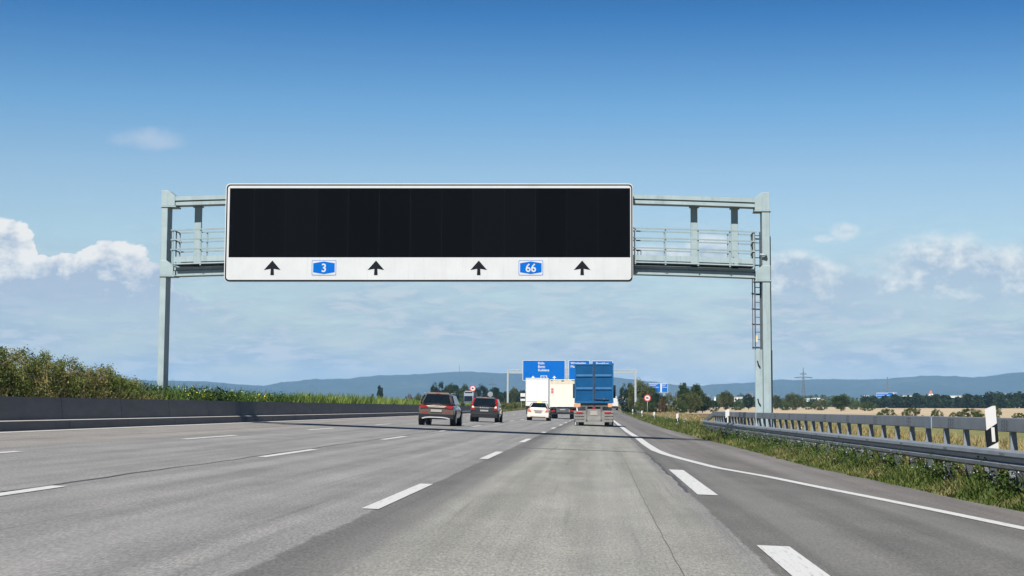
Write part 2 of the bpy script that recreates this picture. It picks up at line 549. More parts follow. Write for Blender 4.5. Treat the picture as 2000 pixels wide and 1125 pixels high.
# ------------------------------------------------------------------ mesh helpers
class MB:
    def __init__(s):
        s.v, s.f = [], []

    def add(s, vs, fs):
        o = len(s.v)
        s.v += [tuple(p) for p in vs]
        s.f += [tuple(i + o for i in f) for f in fs]
        return s

    def box(s, x0, x1, y0, y1, z0, z1):
        return s.add([(x0, y0, z0), (x1, y0, z0), (x1, y1, z0), (x0, y1, z0), (x0, y0, z1), (x1, y0, z1), (x1, y1, z1), (x0, y1, z1)],
                     [(0, 3, 2, 1), (4, 5, 6, 7), (0, 1, 5, 4), (1, 2, 6, 5), (2, 3, 7, 6), (3, 0, 4, 7)])

    def tube(s, a, b, r0, r1=None, n=8, cap=True):
        r1 = r0 if r1 is None else r1
        a, b = Vector(a), Vector(b)
        d = (b - a).normalized()
        u = d.orthogonal().normalized()
        v = d.cross(u)
        vs = []
        for (c, r) in ((a, r0), (b, r1)):
            for i in range(n):
                t = 2 * PI * i / n + PI / n
                vs.append(c + (u * math.cos(t) + v * math.sin(t)) * r)
        fs = [(i, (i + 1) % n, n + (i + 1) % n, n + i) for i in range(n)]
        if cap:
            fs += [tuple(range(n))[::-1], tuple(range(n, 2 * n))]
        return s.add(vs, fs)

    def bar(s, a, b, w, h=None):
        """box bar from a to b, w across, h the other way"""
        h = w if h is None else h
        a, b = Vector(a), Vector(b)
        d = (b - a).normalized()
        up = Vector((0, 0, 1)) if abs(d.z) < 0.9 else Vector((0, 1, 0))
        u = d.cross(up).normalized()
        v = u.cross(d)
        vs = []
        for c in (a, b):
            for (i, j) in ((-1, -1), (1, -1), (1, 1), (-1, 1)):
                vs.append(c + u * (i * w / 2) + v * (j * h / 2))
        return s.add(vs, [(0, 1, 2, 3)[::-1], (4, 5, 6, 7), (0, 1, 5, 4), (1, 2, 6, 5), (2, 3, 7, 6), (3, 0, 4, 7)])

    def prism_y(s, pts, y0, y1):
        """extrude an XZ outline from y0 to y1"""
        n = len(pts)
        vs = [(x, y0, z) for x, z in pts] + [(x, y1, z) for x, z in pts]
        return s.add(vs, [tuple(range(n))[::-1], tuple(range(n, 2 * n))] + [(i, (i + 1) % n, n + (i + 1) % n, n + i) for i in range(n)])

    def prism_x(s, pts, x0, x1):
        n = len(pts)
        vs = [(x0, y, z) for y, z in pts] + [(x1, y, z) for y, z in pts]
        return s.add(vs, [tuple(range(n)), tuple(range(n, 2 * n))[::-1]] + [(i, n + i, n + (i + 1) % n, (i + 1) % n) for i in range(n)])

    def disc_y(s, cx, cz, y0, y1, r, n=28, rin=0.0):
        o = [(cx + r * math.cos(2 * PI * i / n), cz + r * math.sin(2 * PI * i / n)) for i in range(n)]
        if rin <= 0:
            return s.prism_y(o, y0, y1)
        q = [(cx + rin * math.cos(2 * PI * i / n), cz + rin * math.sin(2 * PI * i / n)) for i in range(n)]
        vs = [(x, y0, z) for x, z in o] + [(x, y0, z) for x, z in q] + [(x, y1, z) for x, z in o] + [(x, y1, z) for x, z in q]
        fs = []
        for i in range(n):
            j = (i + 1) % n
            fs += [(i, j, n + j, n + i), (2 * n + i, 2 * n + j, j, i), (3 * n + i, 3 * n + j, 2 * n + j, 2 * n + i), (n + i, n + j, 3 * n + j, 3 * n + i)]
        return s.add(vs, fs)

    def build(s, name, material, parent=None, smooth=False, bevel=0.0, sub=0, fix=True):
        me = bpy.data.meshes.new(name)
        off = Vector((0, 0, 0))
        me.from_pydata(s.v, [], s.f)
        if fix:
            bm = bmesh.new()
            bm.from_mesh(me)
            bmesh.ops.recalc_face_normals(bm, faces=bm.faces)
            bm.to_mesh(me)
            bm.free()
        me.materials.append(material)
        if smooth:
            me.polygons.foreach_set('use_smooth', [True] * len(me.polygons))
        o = bpy.data.objects.new(name, me)
        COL.objects.link(o)
        if parent is not None:
            o.parent = parent
        if bevel:
            b = o.modifiers.new('bevel', 'BEVEL')
            b.width = bevel
            b.segments = 2
            b.limit_method = 'ANGLE'
        if sub:
            q = o.modifiers.new('sub', 'SUBSURF')
            q.levels = q.render_levels = sub
        me.update()
        return o


def tag(o, label=None, cat=None, group=None, kind=None):
    if label:
        o['label'] = label
    if cat:
        o['category'] = cat
    if group:
        o['group'] = group
    if kind:
        o['kind'] = kind
    return o


def empty(name, loc=(0, 0, 0), rz=0.0, label=None, cat=None, group=None):
    o = bpy.data.objects.new(name, None)
    COL.objects.link(o)
    o.location = loc
    o.rotation_euler = (0, 0, rz)
    return tag(o, label, cat, group)


def copy_tree(o, parent=None):
    c = o.copy()
    COL.objects.link(c)
    c.parent = parent
    for ch in list(o.children):
        copy_tree(ch, c)
    return c


def npmesh(name, verts, faces_n, material, parent=None, mats=None, midx=None):
    """verts (N,3) with consecutive runs of faces_n vertices per face"""
    me = bpy.data.meshes.new(name)
    nv = len(verts)
    nf = nv // faces_n
    me.vertices.add(nv)
    me.vertices.foreach_set('co', verts.astype(np.float32).ravel())
    me.loops.add(nv)
    me.loops.foreach_set('vertex_index', np.arange(nv, dtype=np.int32))
    me.polygons.add(nf)
    me.polygons.foreach_set('loop_start', np.arange(0, nv, faces_n, dtype=np.int32))
    for m in (mats or [material]):
        me.materials.append(m)
    if midx is not None:
        me.polygons.foreach_set('material_index', midx.astype(np.int32))
    me.update(calc_edges=True)
    o = bpy.data.objects.new(name, me)
    COL.objects.link(o)
    if parent is not None:
        o.parent = parent
    return o


def leaf_quads(c, size, asp=0.5, up=0.0, r=rng):
    """diamond leaves at centres c (N,3)"""
    n = len(c)
    d = r.normal(size=(n, 3))
    d[:, 2] = d[:, 2] * 0.7 + up
    d /= np.linalg.norm(d, axis=1)[:, None]
    e = np.cross(d, r.normal(size=(n, 3)))
    e /= np.linalg.norm(e, axis=1)[:, None] + 1e-9
    L = (size * (0.6 + 0.8 * r.random(n)))[:, None] if np.ndim(size) == 0 else (size * (0.6 + 0.8 * r.random(n)))[:, None]
    W = L * asp
    v = np.empty((n, 4, 3))
    v[:, 0] = c - d * L * 0.5
    v[:, 1] = c + e * W * 0.5
    v[:, 2] = c + d * L * 0.5
    v[:, 3] = c - e * W * 0.5
    return v.reshape(-1, 3)


def blades(base, h, wd, lean=0.35, r=rng):
    """tapering triangular blades from base points; two-piece bent -> quads"""
    n = len(base)
    a = r.random(n) * 2 * PI
    l = lean * (0.3 + r.random(n))
    d = np.stack([np.cos(a) * l, np.sin(a) * l, np.ones(n)], 1)
    side = np.stack([-np.sin(a + r.normal(size=n) * 0.6), np.cos(a), np.zeros(n)], 1)
    h = h[:, None]
    wd = wd if np.ndim(wd) else np.full(n, wd)
    wd = wd[:, None]
    mid = base + d * h * 0.55
    d2 = d.copy()
    d2[:, :2] *= 2.0
    d2[:, 2] *= 0.85
    tip = mid + d2 * h * 0.5
    v = np.empty((n, 8, 3))
    v[:, 0] = base - side * wd * 0.5
    v[:, 1] = base + side * wd * 0.5
    v[:, 2] = mid + side * wd * 0.42
    v[:, 3] = mid - side * wd * 0.42
    v[:, 4] = v[:, 3]
    v[:, 5] = v[:, 2]
    v[:, 6] = tip + side * wd * 0.06
    v[:, 7] = tip - side * wd * 0.06
    return v.reshape(-1, 3)


def text_mesh(txt, size, cx, cz, y, align='CENTER', bold=0.0, squeeze=1.0):
    """lettering as an extruded mesh standing in the XZ plane, facing -Y; size = height of capitals"""
    cu = bpy.data.curves.new('txt', 'FONT')
    cu.body = txt
    cu.size = size / 0.70
    cu.align_x = align
    cu.extrude = 0.004
    cu.offset = bold
    cu.resolution_u = 3
    ob = bpy.data.objects.new('txt', cu)
    COL.objects.link(ob)
    bpy.context.view_layer.update()
    me = bpy.data.meshes.new_from_object(ob.evaluated_get(bpy.context.evaluated_depsgraph_get()))
    vs = [(cx + v.co.x * squeeze, y - v.co.z, cz + v.co.y - size / 2) for v in me.vertices]
    fs = [tuple(p.vertices) for p in me.polygons]
    bpy.data.objects.remove(ob)
    bpy.data.curves.remove(cu)
    bpy.data.meshes.remove(me)
    return vs, fs


# ------------------------------------------------------------------ terrain
FZ0 = -0.62


def smoothstep(a, b, x):
    t = np.clip((x - a) / (b - a), 0, 1)
    return t * t * (3 - 2 * t)


rise_v = np.vectorize(rise)


def terrain(x, y):
    x, y = np.asarray(x, float), np.asarray(y, float)
    field = FZ0 + 0.0031 * np.maximum(0, y - 60)
    rd = -FALL * np.clip(x, -17.2, 9.0) + rise_v(np.clip(y, -100, 1300)) - 0.02
    opp = np.where(x < -17.2, 0.69 + (x + 17.2) * 0.02, 0) + np.where(x < -17.2, rise_v(np.clip(y, -100, 1300)) - 0.03, 0)
    cor = np.where(x < -17.2, opp, rd)
    # verge drop beside the paved shoulder
    t = smoothstep(9.5, 17, x) + smoothstep(-36, -46, x)
    t = np.clip(t, 0, 1)
    t = np.maximum(t, smoothstep(1250, 1500, y))
    # sink the sheet below the pavement itself
    sink = np.where((x > -15.3) & (x < 4.3), -0.12, 0) + np.where((x > -33.5) & (x < -19.5), -0.12, 0)
    return cor * (1 - t) + field * t + sink * (1 - t)


def grid_mesh(name, xs, ys, zf, material, kind='structure'):
    X, Y = np.meshgrid(xs, ys)
    Z = zf(X, Y)
    v = np.stack([X, Y, Z], -1).reshape(-1, 3)
    nx, ny = len(xs), len(ys)
    f = [(j * nx + i, j * nx + i + 1, (j + 1) * nx + i + 1, (j + 1) * nx + i) for j in range(ny - 1) for i in range(nx - 1)]
    me = bpy.data.meshes.new(name)
    me.from_pydata(v.tolist(), [], f)
    me.materials.append(material)
    o = bpy.data.objects.new(name, me)
    COL.objects.link(o)
    tag(o, kind=kind)
    me.polygons.foreach_set('use_smooth', [True] * len(f))
    me.update()
    return o


xs = np.unique(np.concatenate([np.linspace(-9000, -200, 40), np.linspace(-200, -50, 16), np.linspace(-50, 30, 80), [-15.31, -15.29, 4.29, 4.31],
                               np.linspace(30, 200, 20), np.linspace(200, 9000, 40)]))
ys = np.unique(np.concatenate([np.linspace(-400, 0, 10), np.linspace(0, 500, 80), np.linspace(500, 1600, 60), np.linspace(1600, 10000, 40)]))
grid_mesh('ground', xs, ys, terrain, M['ground'])

# hills --------------------------------------------------------------
ridge = [(-2200, 752), (-1200, 742), (-600, 736), (-200, 742), (150, 738), (330, 743), (400, 744.5), (480, 751), (515, 753), (550, 746.5), (600, 740.5), (680, 738),
         (725, 733), (800, 730.5), (855, 727), (890, 725), (920, 724.5), (955, 727), (1005, 729), (1100, 731), (1160, 733), (1210, 737),
         (1260, 743), (1290, 746), (1320, 751), (1350, 753.5), (1372, 752), (1400, 749), (1440, 747.5), (1470, 746), (1500, 743),
         (1520, 740.5), (1580, 741), (1600, 739), (1640, 740), (1680, 741), (1740, 738.5), (1790, 734.5), (1802, 733), (1860, 733.5),
         (1900, 736), (1940, 733), (1970, 728), (2000, 726), (2200, 722), (2700, 735), (3600, 745), (4600, 760)]
ru = np.array([(p[0] - CX) / 3370 for p in ridge])
rz = np.array([(HY - p[1]) / 3370 for p in ridge])


def hill_z(U, V):
    H = np.interp(U, ru, rz) * 7000 + CAMH
    s = np.exp(-((V - 7000) / 1000.0) ** 2)
    bumps = np.zeros_like(U)
    r2 = np.random.default_rng(4)
    for k in range(14):
        fx, fy, ph = r2.uniform(8, 60), r2.uniform(0.001, 0.006), r2.uniform(0, 6.3)
        bumps += np.sin(U * fx + V * fy + ph) / (1 + 0.12 * fx)
    z = H * s * (1 + 0.05 * bumps * (1 - np.exp(-((V - 7000) / 350.0) ** 2)))
    tree = r2.normal(size=U.shape) * 1.3 * s
    return z + tree + 0.0031 * 6000 * (1 - s) - 4


us = np.linspace(-1.05, 1.02, 620)
vs_ = np.concatenate([np.linspace(4600, 6800, 26), np.linspace(6850, 7150, 7), np.linspace(7250, 9200, 12)])
U, V = np.meshgrid(us, vs_)
Z = hill_z(U, V)
hv = np.stack([U * V, V, Z], -1).reshape(-1, 3)
nx, ny = len(us), len(vs_)
me = bpy.data.meshes.new('hills')
me.from_pydata(hv.tolist(), [], [(j * nx + i, j * nx + i + 1, (j + 1) * nx + i + 1, (j + 1) * nx + i) for j in range(ny - 1) for i in range(nx - 1)])
me.materials.append(M['hills'])
ho = bpy.data.objects.new('hills', me)
COL.objects.link(ho)
tag(ho, kind='structure')

# ------------------------------------------------------------------ road
edge_px = [(1240, 816), (1300, 837.5), (1345, 849.5), (1375, 858.5), (1408, 866), (1460, 879), (1580, 911), (1700, 936.5), (1790, 956), (1910, 983), (2000, 1000)]
edge_pts = sorted([gnd(*p) for p in edge_px], key=lambda q: q[1])
e_y = np.array([-60, 8] + [q[1] for q in edge_pts] + [1300])
e_x = np.array([edge_pts[0][0] + 3.6, edge_pts[0][0] + 1.2] + [q[0] for q in edge_pts] + [edge_pts[-1][0]])


def edge_x(y):
    return np.interp(y, e_y, e_x)


def strip(name, xl, xr, ys, zoff, material, across=1, label=None):
    """sheet on the carriageway between xl(y) and xr(y)"""
    vs, fs = [], []
    for y in ys:
        a, b = (xl(y) if callable(xl) else xl), (xr(y) if callable(xr) else xr)
        for k in range(across + 1):
            x = a + (b - a) * k / across
            vs.append((x, y, zroad(x, y) + zoff))
    n = across + 1
    for j in range(len(ys) - 1):
        for k in range(across):
            fs.append((j * n + k, j * n + k + 1, (j + 1) * n + k + 1, (j + 1) * n + k))
    mb = MB().add(vs, fs)
    return mb


ry = np.unique(np.concatenate([np.linspace(-60, 30, 46), np.linspace(30, 130, 60), np.linspace(130, 520, 60), np.linspace(520, 1290, 20)]))


def edge_rough(y):
    return edge_x(y) + 0.05 * math.sin(y * 2.1) + 0.04 * math.sin(y * 5.3 + 1)


tag(strip('road', -15.05, edge_rough, ry, 0.0, None, 6).build('road', M['asphalt'], fix=False), kind='structure')
# opposite carriageway beyond the median
mb = MB()
for i in range(len(ry) - 1):
    y0, y1 = ry[i], ry[i + 1]
    z = lambda x, y: 0.69 + (x + 17.2) * 0.02 + rise(y) - 0.02
    mb.add([(-33.4, y0, z(-33.4, y0)), (-19.6, y0, z(-19.6, y0)), (-19.6, y1, z(-19.6, y1)), (-33.4, y1, z(-33.4, y1))], [(0, 1, 2, 3)])
tag(mb.build('opposite_road', mat('plain_asphalt', (0.22, 0.22, 0.22), 0.9, 0, 0.1, 1.0), fix=False), kind='structure')


def line_sheet(name, xl, xr, y0, y1, zoff=0.006, material=None, step=2.0):
    n = max(2, int((y1 - y0) / step) + 1)
    return strip(name, xl, xr, np.linspace(y0, y1, n), zoff, None)


# lane lines (6 m dashes every 18 m) -- x positions of the three broken lines
marks = MB()
LX = (-2.40, -6.26, -10.10)


def add_mb(dst, src):
    dst.add(src.v, src.f)


d1a, d1b = gnd(776, 995)[1], gnd(776, 946)[1]
for lx, start in ((LX[0], gnd(712, 995)[1]), (LX[1], None), (LX[2], None)):
    pass
starts = {LX[0]: gnd(730, 995)[1], LX[1]: gnd(510, 893)[1], LX[2]: gnd(357, 858)[1]}
for lx, s0 in starts.items():
    k = -4
    while s0 + 18 * k < 700:
        y0 = s0 + 18 * k
        add_mb(marks, line_sheet('d', lx - 0.09, lx + 0.09, y0, y0 + 6.0, 0.007))
        k += 1
tag(marks.build('lane_dashes', M['paint'], fix=False), kind='structure')
# left edge line
tag(line_sheet('e', -14.42, -14.2, -40, 900, 0.007).build('left_edge_line', M['paint'], fix=False), kind='structure')
# right edge line, swinging out along the merging lane near the camera
lp = [(1242 + 3.5, 855), (1262, 868), (1281, 880), (1300, 887.5), (1330, 896), (1400, 914), (1500, 931.5), (1600, 952), (1700, 971.5), (1800, 991.5), (1900, 1012), (2000, 1033)]
lq = sorted([gnd(*p) for p in lp], key=lambda q: q[1])
ly = np.array([-60, 5] + [q[1] for q in lq] + [lq[-1][1] + 14, 900])
lxs = np.array([lq[0][0] + 6.5, lq[0][0] + 1.75] + [q[0] for q in lq] + [1.56, 1.56])
fw = lambda y: np.interp(y, ly, lxs)
wd = lambda y: float(np.interp(y, [0, 42, 50, 900], [0.105, 0.115, 0.14, 0.14]))
yy = np.unique(np.concatenate([np.linspace(-30, 80, 120), np.linspace(80, 900, 80)]))
tag(strip('edge', lambda y: fw(y) - wd(y), lambda y: fw(y) + wd(y), yy, 0.007, None).build('right_edge_line', M['paint'], fix=False), kind='structure')
# broad broken line of the merging lane
bm_ = MB()
p0, p1 = gnd(1320, 918)[1], gnd(1375, 967)[1]
q0 = gnd(1500, 1067)[1]
for (a, b) in ((p1, p0), (q0 - 9.5, q0), (q0 - 29, q0 - 19)):
    add_mb(bm_, line_sheet('m', 1.40, 1.69, a, b, 0.007))
tag(bm_.build('merge_lane_dashes', M['paint'], fix=False), kind='structure')
# bitumen seams
seam = MB()
wav = lambda y: -6.42 + 0.03 * math.sin(y * 0.7) + 0.02 * math.sin(y * 2.3)
add_mb(seam, strip('s', lambda y: wav(y) - 0.022 - 0.012 * math.sin(y * 0.37), lambda y: wav(y) + 0.022 + 0.01 * math.sin(y * 0.61), np.linspace(-30, 320, 500), 0.004, None))
s2f = lambda y: 1.315 + 0.02 * math.sin(y * 0.9) + 0.015 * math.sin(y * 2.7)
add_mb(seam, strip('s', lambda y: s2f(y) - 0.03, lambda y: s2f(y) + 0.03 + 0.015 * math.sin(y * 1.7), np.linspace(25, 47.5, 90), 0.004, None))
tag(seam.build('bitumen_seams', M['tar'], fix=False), kind='structure')
fs_ = MB()
sx = lambda y: 0.60 + 0.010 * math.sin(y * 0.21) + 0.004 * math.sin(y * 3.1)
add_mb(fs_, strip('s', lambda y: sx(y) - 0.0035, lambda y: sx(y) + 0.0035, np.linspace(-10, 46.5, 160), 0.004, None))
for k, jx in enumerate(np.linspace(-2.2, 1.3, 18)[:-1]):
    x1 = jx + 3.5 / 17
    yj = lambda x: 47.0 + 0.05 * math.sin(x * 5) + 0.14 * (x + 2.2)
    vs = [(jx, yj(jx), zroad(jx, 47) + 0.004), (x1, yj(x1), zroad(x1, 47) + 0.004), (x1, yj(x1) + 0.42, zroad(x1, 47) + 0.004), (jx, yj(jx) + 0.42, zroad(jx, 47) + 0.004)]
    fs_.add(vs, [(0, 1, 2, 3)])
tag(fs_.build('faint_road_joints', M['tarfaint'], fix=False), kind='structure')

# ------------------------------------------------------------------ concrete median barrier
prof = [(-14.70, 0.0), (-14.71, 0.235), (-14.89, 0.262), (-14.96, 0.86), (-15.22, 0.86), (-15.30, 0.27), (-15.44, 0.235), (-15.44, 0.0)]
BY = np.unique(np.concatenate([np.linspace(-40, 150, 20), np.linspace(150, 236, 14)]))
mb = MB()
n = len(prof)
vs = []
for y in BY:
    for (x, z) in prof:
        vs.append((x, y, zroad(-14.9, y) + z - (0.03 if z == 0 else 0)))
fs = [tuple(range(n)), tuple(range((len(BY) - 1) * n, len(BY) * n))[::-1]]
for j in range(len(BY) - 1):
    for k in range(n):
        fs.append((j * n + k, (j + 1) * n + k, (j + 1) * n + (k + 1) % n, j * n + (k + 1) % n))
b = mb.add(vs, fs).build('concrete_barrier', M['concrete'])
tag(b, 'long low grey concrete barrier with a stepped foot running along the left edge line', 'barrier')

# ------------------------------------------------------------------ big gantry over the road
YG = 66.5


def G(px, py, dy=0.0):
    p = at(px, py, YG + dy)
    return p


gz0 = zroad(-15, YG)
gantry = empty('sign_gantry', (0, YG, 0), 0, 'pale green grey steel gantry spanning the whole road and carrying the big black board', 'gantry')


def gx(px):
    return at(px, 460, YG)[0]


def gz(py):
    return at(CX, py, YG)[2]


LPX0, LPX1 = gx(318.9), gx(331.2)                    # left post, across
RPX0, RPX1 = gx(1486.6), gx(1501.6)
ZT = gz(374)
D0, D1 = -0.38, 0.38
MBg = MB


def camber(x):
    u = (x - gx(860)) / (600 * 0.0198)
    return -0.228 * u * u


def arch_beam(x0, x1, zt, zb, y0, y1, n=24):
    """cambered box beam"""
    m = MB()
    vs, fs = [], []
    for i in range(n + 1):
        x = x0 + (x1 - x0) * i / n
        c = camber(x)
        vs += [(x, y0, zb + c), (x, y1, zb + c), (x, y1, zt + c), (x, y0, zt + c)]
    for i in range(n):
        a = i * 4
        for k in range(4):
            fs.append((a + k, a + 4 + k, a + 4 + (k + 1) % 4, a + (k + 1) % 4))
    fs += [(0, 1, 2, 3), tuple(n * 4 + k for k in (3, 2, 1, 0))]
    return m.add(vs, fs)


# posts
for (x0, x1, ztop) in ((LPX0, LPX1, ZT), (RPX0, RPX1, gz(378))):
    m = MB()
    zb = float(terrain(x0, YG)) - 0.3
    m.box(x0, x1, D0, D1, zb, ztop)
    for sgn in (0,):
        m.box(x0 - 0.14, x1 + 0.14, D0 - 0.12, D1 + 0.12, zb, zb + 0.34)
    m.build('post', M['steel'], gantry, bevel=0.02)
# corner blocks
for (a, b_, zt, zb, sgn) in ((LPX0 - 0.012, LPX1, gz(374), gz(404), 1), (LPX0 - 0.012, LPX1, gz(510), gz(539), 1),
                             (RPX1 + 0.012, RPX0, gz(378), gz(412.5), -1), (RPX1 + 0.012, RPX0, gz(520), gz(548.5), -1)):
    m = MB()
    e = b_ + sgn * 0.27
    if sgn > 0:
        pts = [(a, zb), (e, zb), (e, zt - 0.22), (b_ - 0.0, zt), (a, zt)]
    else:
        pts = [(a, zb), (e, zb), (e, zt - 0.22), (b_, zt), (a, zt)]
    m.prism_y(pts, D0 - 0.014, D1 + 0.014)
    m.build('corner_block', M['steel'], gantry, bevel=0.012)
    m = MB().box(min(a, e) - 0.02, max(a, e) + 0.05, D0 - 0.04, D1 + 0.04, zb - 0.05, zb - 0.002)
    m.build('flange', M['steel'], gantry)
XB0, XB1 = LPX1 + 0.27, RPX0 - 0.27
# upper beam: box girder with a groove along the face
ubt, ubb = gz(377.5), gz(394.5)
m = arch_beam(XB0, XB1, ubt, ubt - 0.16, D0 + 0.01, D1 - 0.01)
add_mb(m, arch_beam(XB0, XB1, ubt - 0.161, ubt - 0.215, D0 + 0.12, D1 - 0.12))
add_mb(m, arch_beam(XB0, XB1, ubt - 0.216, ubb, D0 + 0.05, D1 - 0.05))
m.build('upper_beam', M['steel'], gantry)
lbt, lbb = gz(515), gz(532)
m = arch_beam(XB0, XB1, lbt, lbt - 0.11, D0 + 0.08, D1 - 0.08)
add_mb(m, arch_beam(XB0, XB1, lbt - 0.111, lbt - 0.15, D0 + 0.13, D1 - 0.13))
add_mb(m, arch_beam(XB0, XB1, lbt - 0.151, lbb, D0 + 0.02, D1 - 0.02))
m.build('lower_beam', M['steel'], gantry)
# hangers
for px in (383, 560, 740, 920, 1100, 1356.5, 1436):
    x = gx(px)
    c = camber(x)
    MB().box(x - 0.132, x + 0.132, 0.24, 0.40, lbt + c - 0.01, ubb + c + 0.01).build('hanger', M['steel'], gantry, bevel=0.01)
    MB().box(x - 0.19, x + 0.19, 0.18, 0.42, ubb + c - 0.045, ubb + c - 0.002).build('hanger_flange', M['steel'], gantry)
# walkway grating with toe boards and railings
wz = lbt + 0.06
wt = arch_beam(XB0 + 0.1, XB1 - 0.1, wz + 0.04, wz, -0.62, 0.36)
wt.build('walkway', M['galv_dark'], gantry)
toe = arch_beam(XB0 + 0.1, XB1 - 0.1, gz(496), gz(506.5), -0.66, -0.63)
toe.build('toe_board', M['steel'], gantry)
lip = arch_beam(XB0 + 0.1, XB1 - 0.1, gz(508.5), gz(511), -0.67, -0.62)
add_mb(lip, arch_beam(XB0 + 0.1, XB1 - 0.1, gz(496), gz(506.5), 0.37, 0.40))
lip.build('walkway_edge', M['steel'], gantry)
zr = [gz(444.5), gz(463), gz(482)]
for side_y in (-0.68, 0.42):
    m = MB()
    for z in zr:
        N = 30
        for i in range(N):
            xa = XB0 - 0.05 + (XB1 - XB0 + 0.1) * i / N
            xb = XB0 - 0.05 + (XB1 - XB0 + 0.1) * (i + 1) / N
            m.bar((xa, side_y, z + camber(xa)), (xb, side_y, z + camber(xb)), 0.044, 0.048)
    for px in (346, 400, 520, 620, 720, 820, 920, 1020, 1120, 1240, 1298.5, 1361.5, 1423, 1469):
        x = gx(px)
        m.box(x - 0.028, x + 0.028, side_y + 0.019, side_y + 0.05, lbt + camber(x) + 0.02, zr[0] + camber(x) + 0.03)
    m.build('railing', M['railing'], gantry)
# cross pieces of the end gates
for px in (346, 1469):
    x = gx(px)
    m = MB()
    m.box(x - 0.02, x + 0.02, -0.15, -0.10, lbt + camber(x) + 0.1, zr[0] + camber(x))
    for z in zr:
        m.bar((x, -0.66, z + camber(x)), (x, 0.40, z + camber(x)), 0.03, 0.035)
    m.build('end_gate', M['galv_dark'], gantry)
# ladder with safety hoops left of the right post, behind its shield plate
lad = MB()
lx0, lx1 = gx(1473), gx(1484.5)
zl0, zl1 = 1.2, gz(452)
for x in (lx0, lx1 - 0.02):
    lad.box(x, x + 0.045, 0.14, 0.20, zl0, zl1)
z = zl0
while z < zl1:
    lad.bar((lx0 + 0.02, 0.17, z), (lx1, 0.17, z), 0.03)
    z += 0.29
ldo = lad.build('ladder', M['galv_dark'], gantry)
for z in (gz(463), gz(515), gz(572), gz(602), gz(632), gz(678)):
    m = MB()
    pts = []
    for i in range(13):
        t = PI * i / 12
        pts.append(((lx0 + RPX1) / 2 - math.cos(t) * ((RPX1 - lx0) / 2 + 0.07), 0.34 + math.sin(t) * 0.45, z))
    for i in range(12):
        m.bar(pts[i], pts[i + 1], 0.05, 0.05)
    m.build('safety_hoop', M['galv_dark'], gantry)
m = MB()
for px in (1470.2, 1506):
    x = gx(px)
    m.box(x - 0.015, x + 0.015, 0.32, 0.36, gz(682), gz(460))
m.build('hoop_strap', M['galv_dark'], gantry)
zp0 = float(terrain(6, YG))
MB().box(gx(1472), RPX0 - 0.004, -0.10, -0.07, zp0, gz(683)).build('climb_guard', M['steel'], gantry, bevel=0.006)
MB().box(RPX1 + 0.004, gx(1506.5), 0.05, 0.09, zp0, gz(683)).build('climb_guard', M['steel'], gantry, bevel=0.006)
for yy_ in (712, 786):
    hd = MB()
    a, b_ = gz(yy_ - 6), gz(yy_ + 6)
    hd.bar((gx(1476.5), -0.12, b_ + 0.26), (gx(1478), -0.12, (a + b_) / 2), 0.045)
    hd.bar((gx(1478), -0.12, (a + b_) / 2), (gx(1481.5), -0.12, b_), 0.045)
    hd.build('handle', M['black'], gantry)
lb = MB().box(gx(1474.5), gx(1478.5), 0.05, 0.11, gz(668), gz(655))
lb.build('warning_label', mat('tan_label', (0.45, 0.36, 0.22), 0.6), gantry)
# lamp arm on the right post
m = MB()
m.tube((gx(1481), -0.50, gz(499)), (gx(1494), -0.50, gz(501)), 0.035, 0.06, 10)
m.tube((gx(1494), -0.50, gz(501)), (gx(1494), -0.33, gz(502)), 0.04, 0.04, 8)
m.build('floodlight', M['steel'], gantry, smooth=True)
# cables by the board edge
m = MB()
for k, px in enumerate((1240, 1245, 1251)):
    x = gx(px)
    m.tube((x, -0.6, gz(509)), (x, -0.6, gz(493)), 0.014, n=6)
    m.tube((x, -0.6, gz(493)), (gx(1236), -0.6, gz(489.5 + k)), 0.014, n=6)
m.build('cable', M['black'], gantry)

# ------------------------------------------------------------------ the message board
YS = 65.5
dd = YS - YG


def sp_(px, py):
    p = at(px, py, YS)
    return p[0], p[2]


def rrect(x0, z0, x1, z1, r, n=6):
    pts = []
    for (cx, cz, a0) in ((x1 - r, z1 - r, 0), (x0 + r, z1 - r, 90), (x0 + r, z0 + r, 180), (x1 - r, z0 + r, 270)):
        for i in range(n + 1):
            a = R(a0 + 90 * i / n)
            pts.append((cx + r * math.cos(a), cz + r * math.sin(a)))
    return pts


bx0, bz1 = sp_(441.5, 358.2)
bx1, bz0 = sp_(1236.5, 549.5)
board = empty('message_board', (0, YS, 0), 0, 'huge switched off black message board with a white lower band of arrows and motorway numbers', 'sign')
MB().prism_y(rrect(bx0, bz0, bx1, bz1, 0.17), 0.0, 0.30).build('housing', M['signwhite'], board)
MB().box(bx0 + 0.3, bx1 - 0.3, 0.302, 0.68, bz0 + 0.3, bz1 - 0.35).build('rear_cabinet', M['steel'], board)


def ringmesh(o, i, y0, y1):
    n = len(o)
    vs = [(x, y0, z) for x, z in o] + [(x, y0, z) for x, z in i] + [(x, y1, z) for x, z in o] + [(x, y1, z) for x, z in i]
    fs = []
    for k in range(n):
        j = (k + 1) % n
        fs += [(k, j, n + j, n + k), (2 * n + k, 2 * n + j, j, k), (n + k, n + j, 3 * n + j, 3 * n + k)]
    return MB().add(vs, fs)


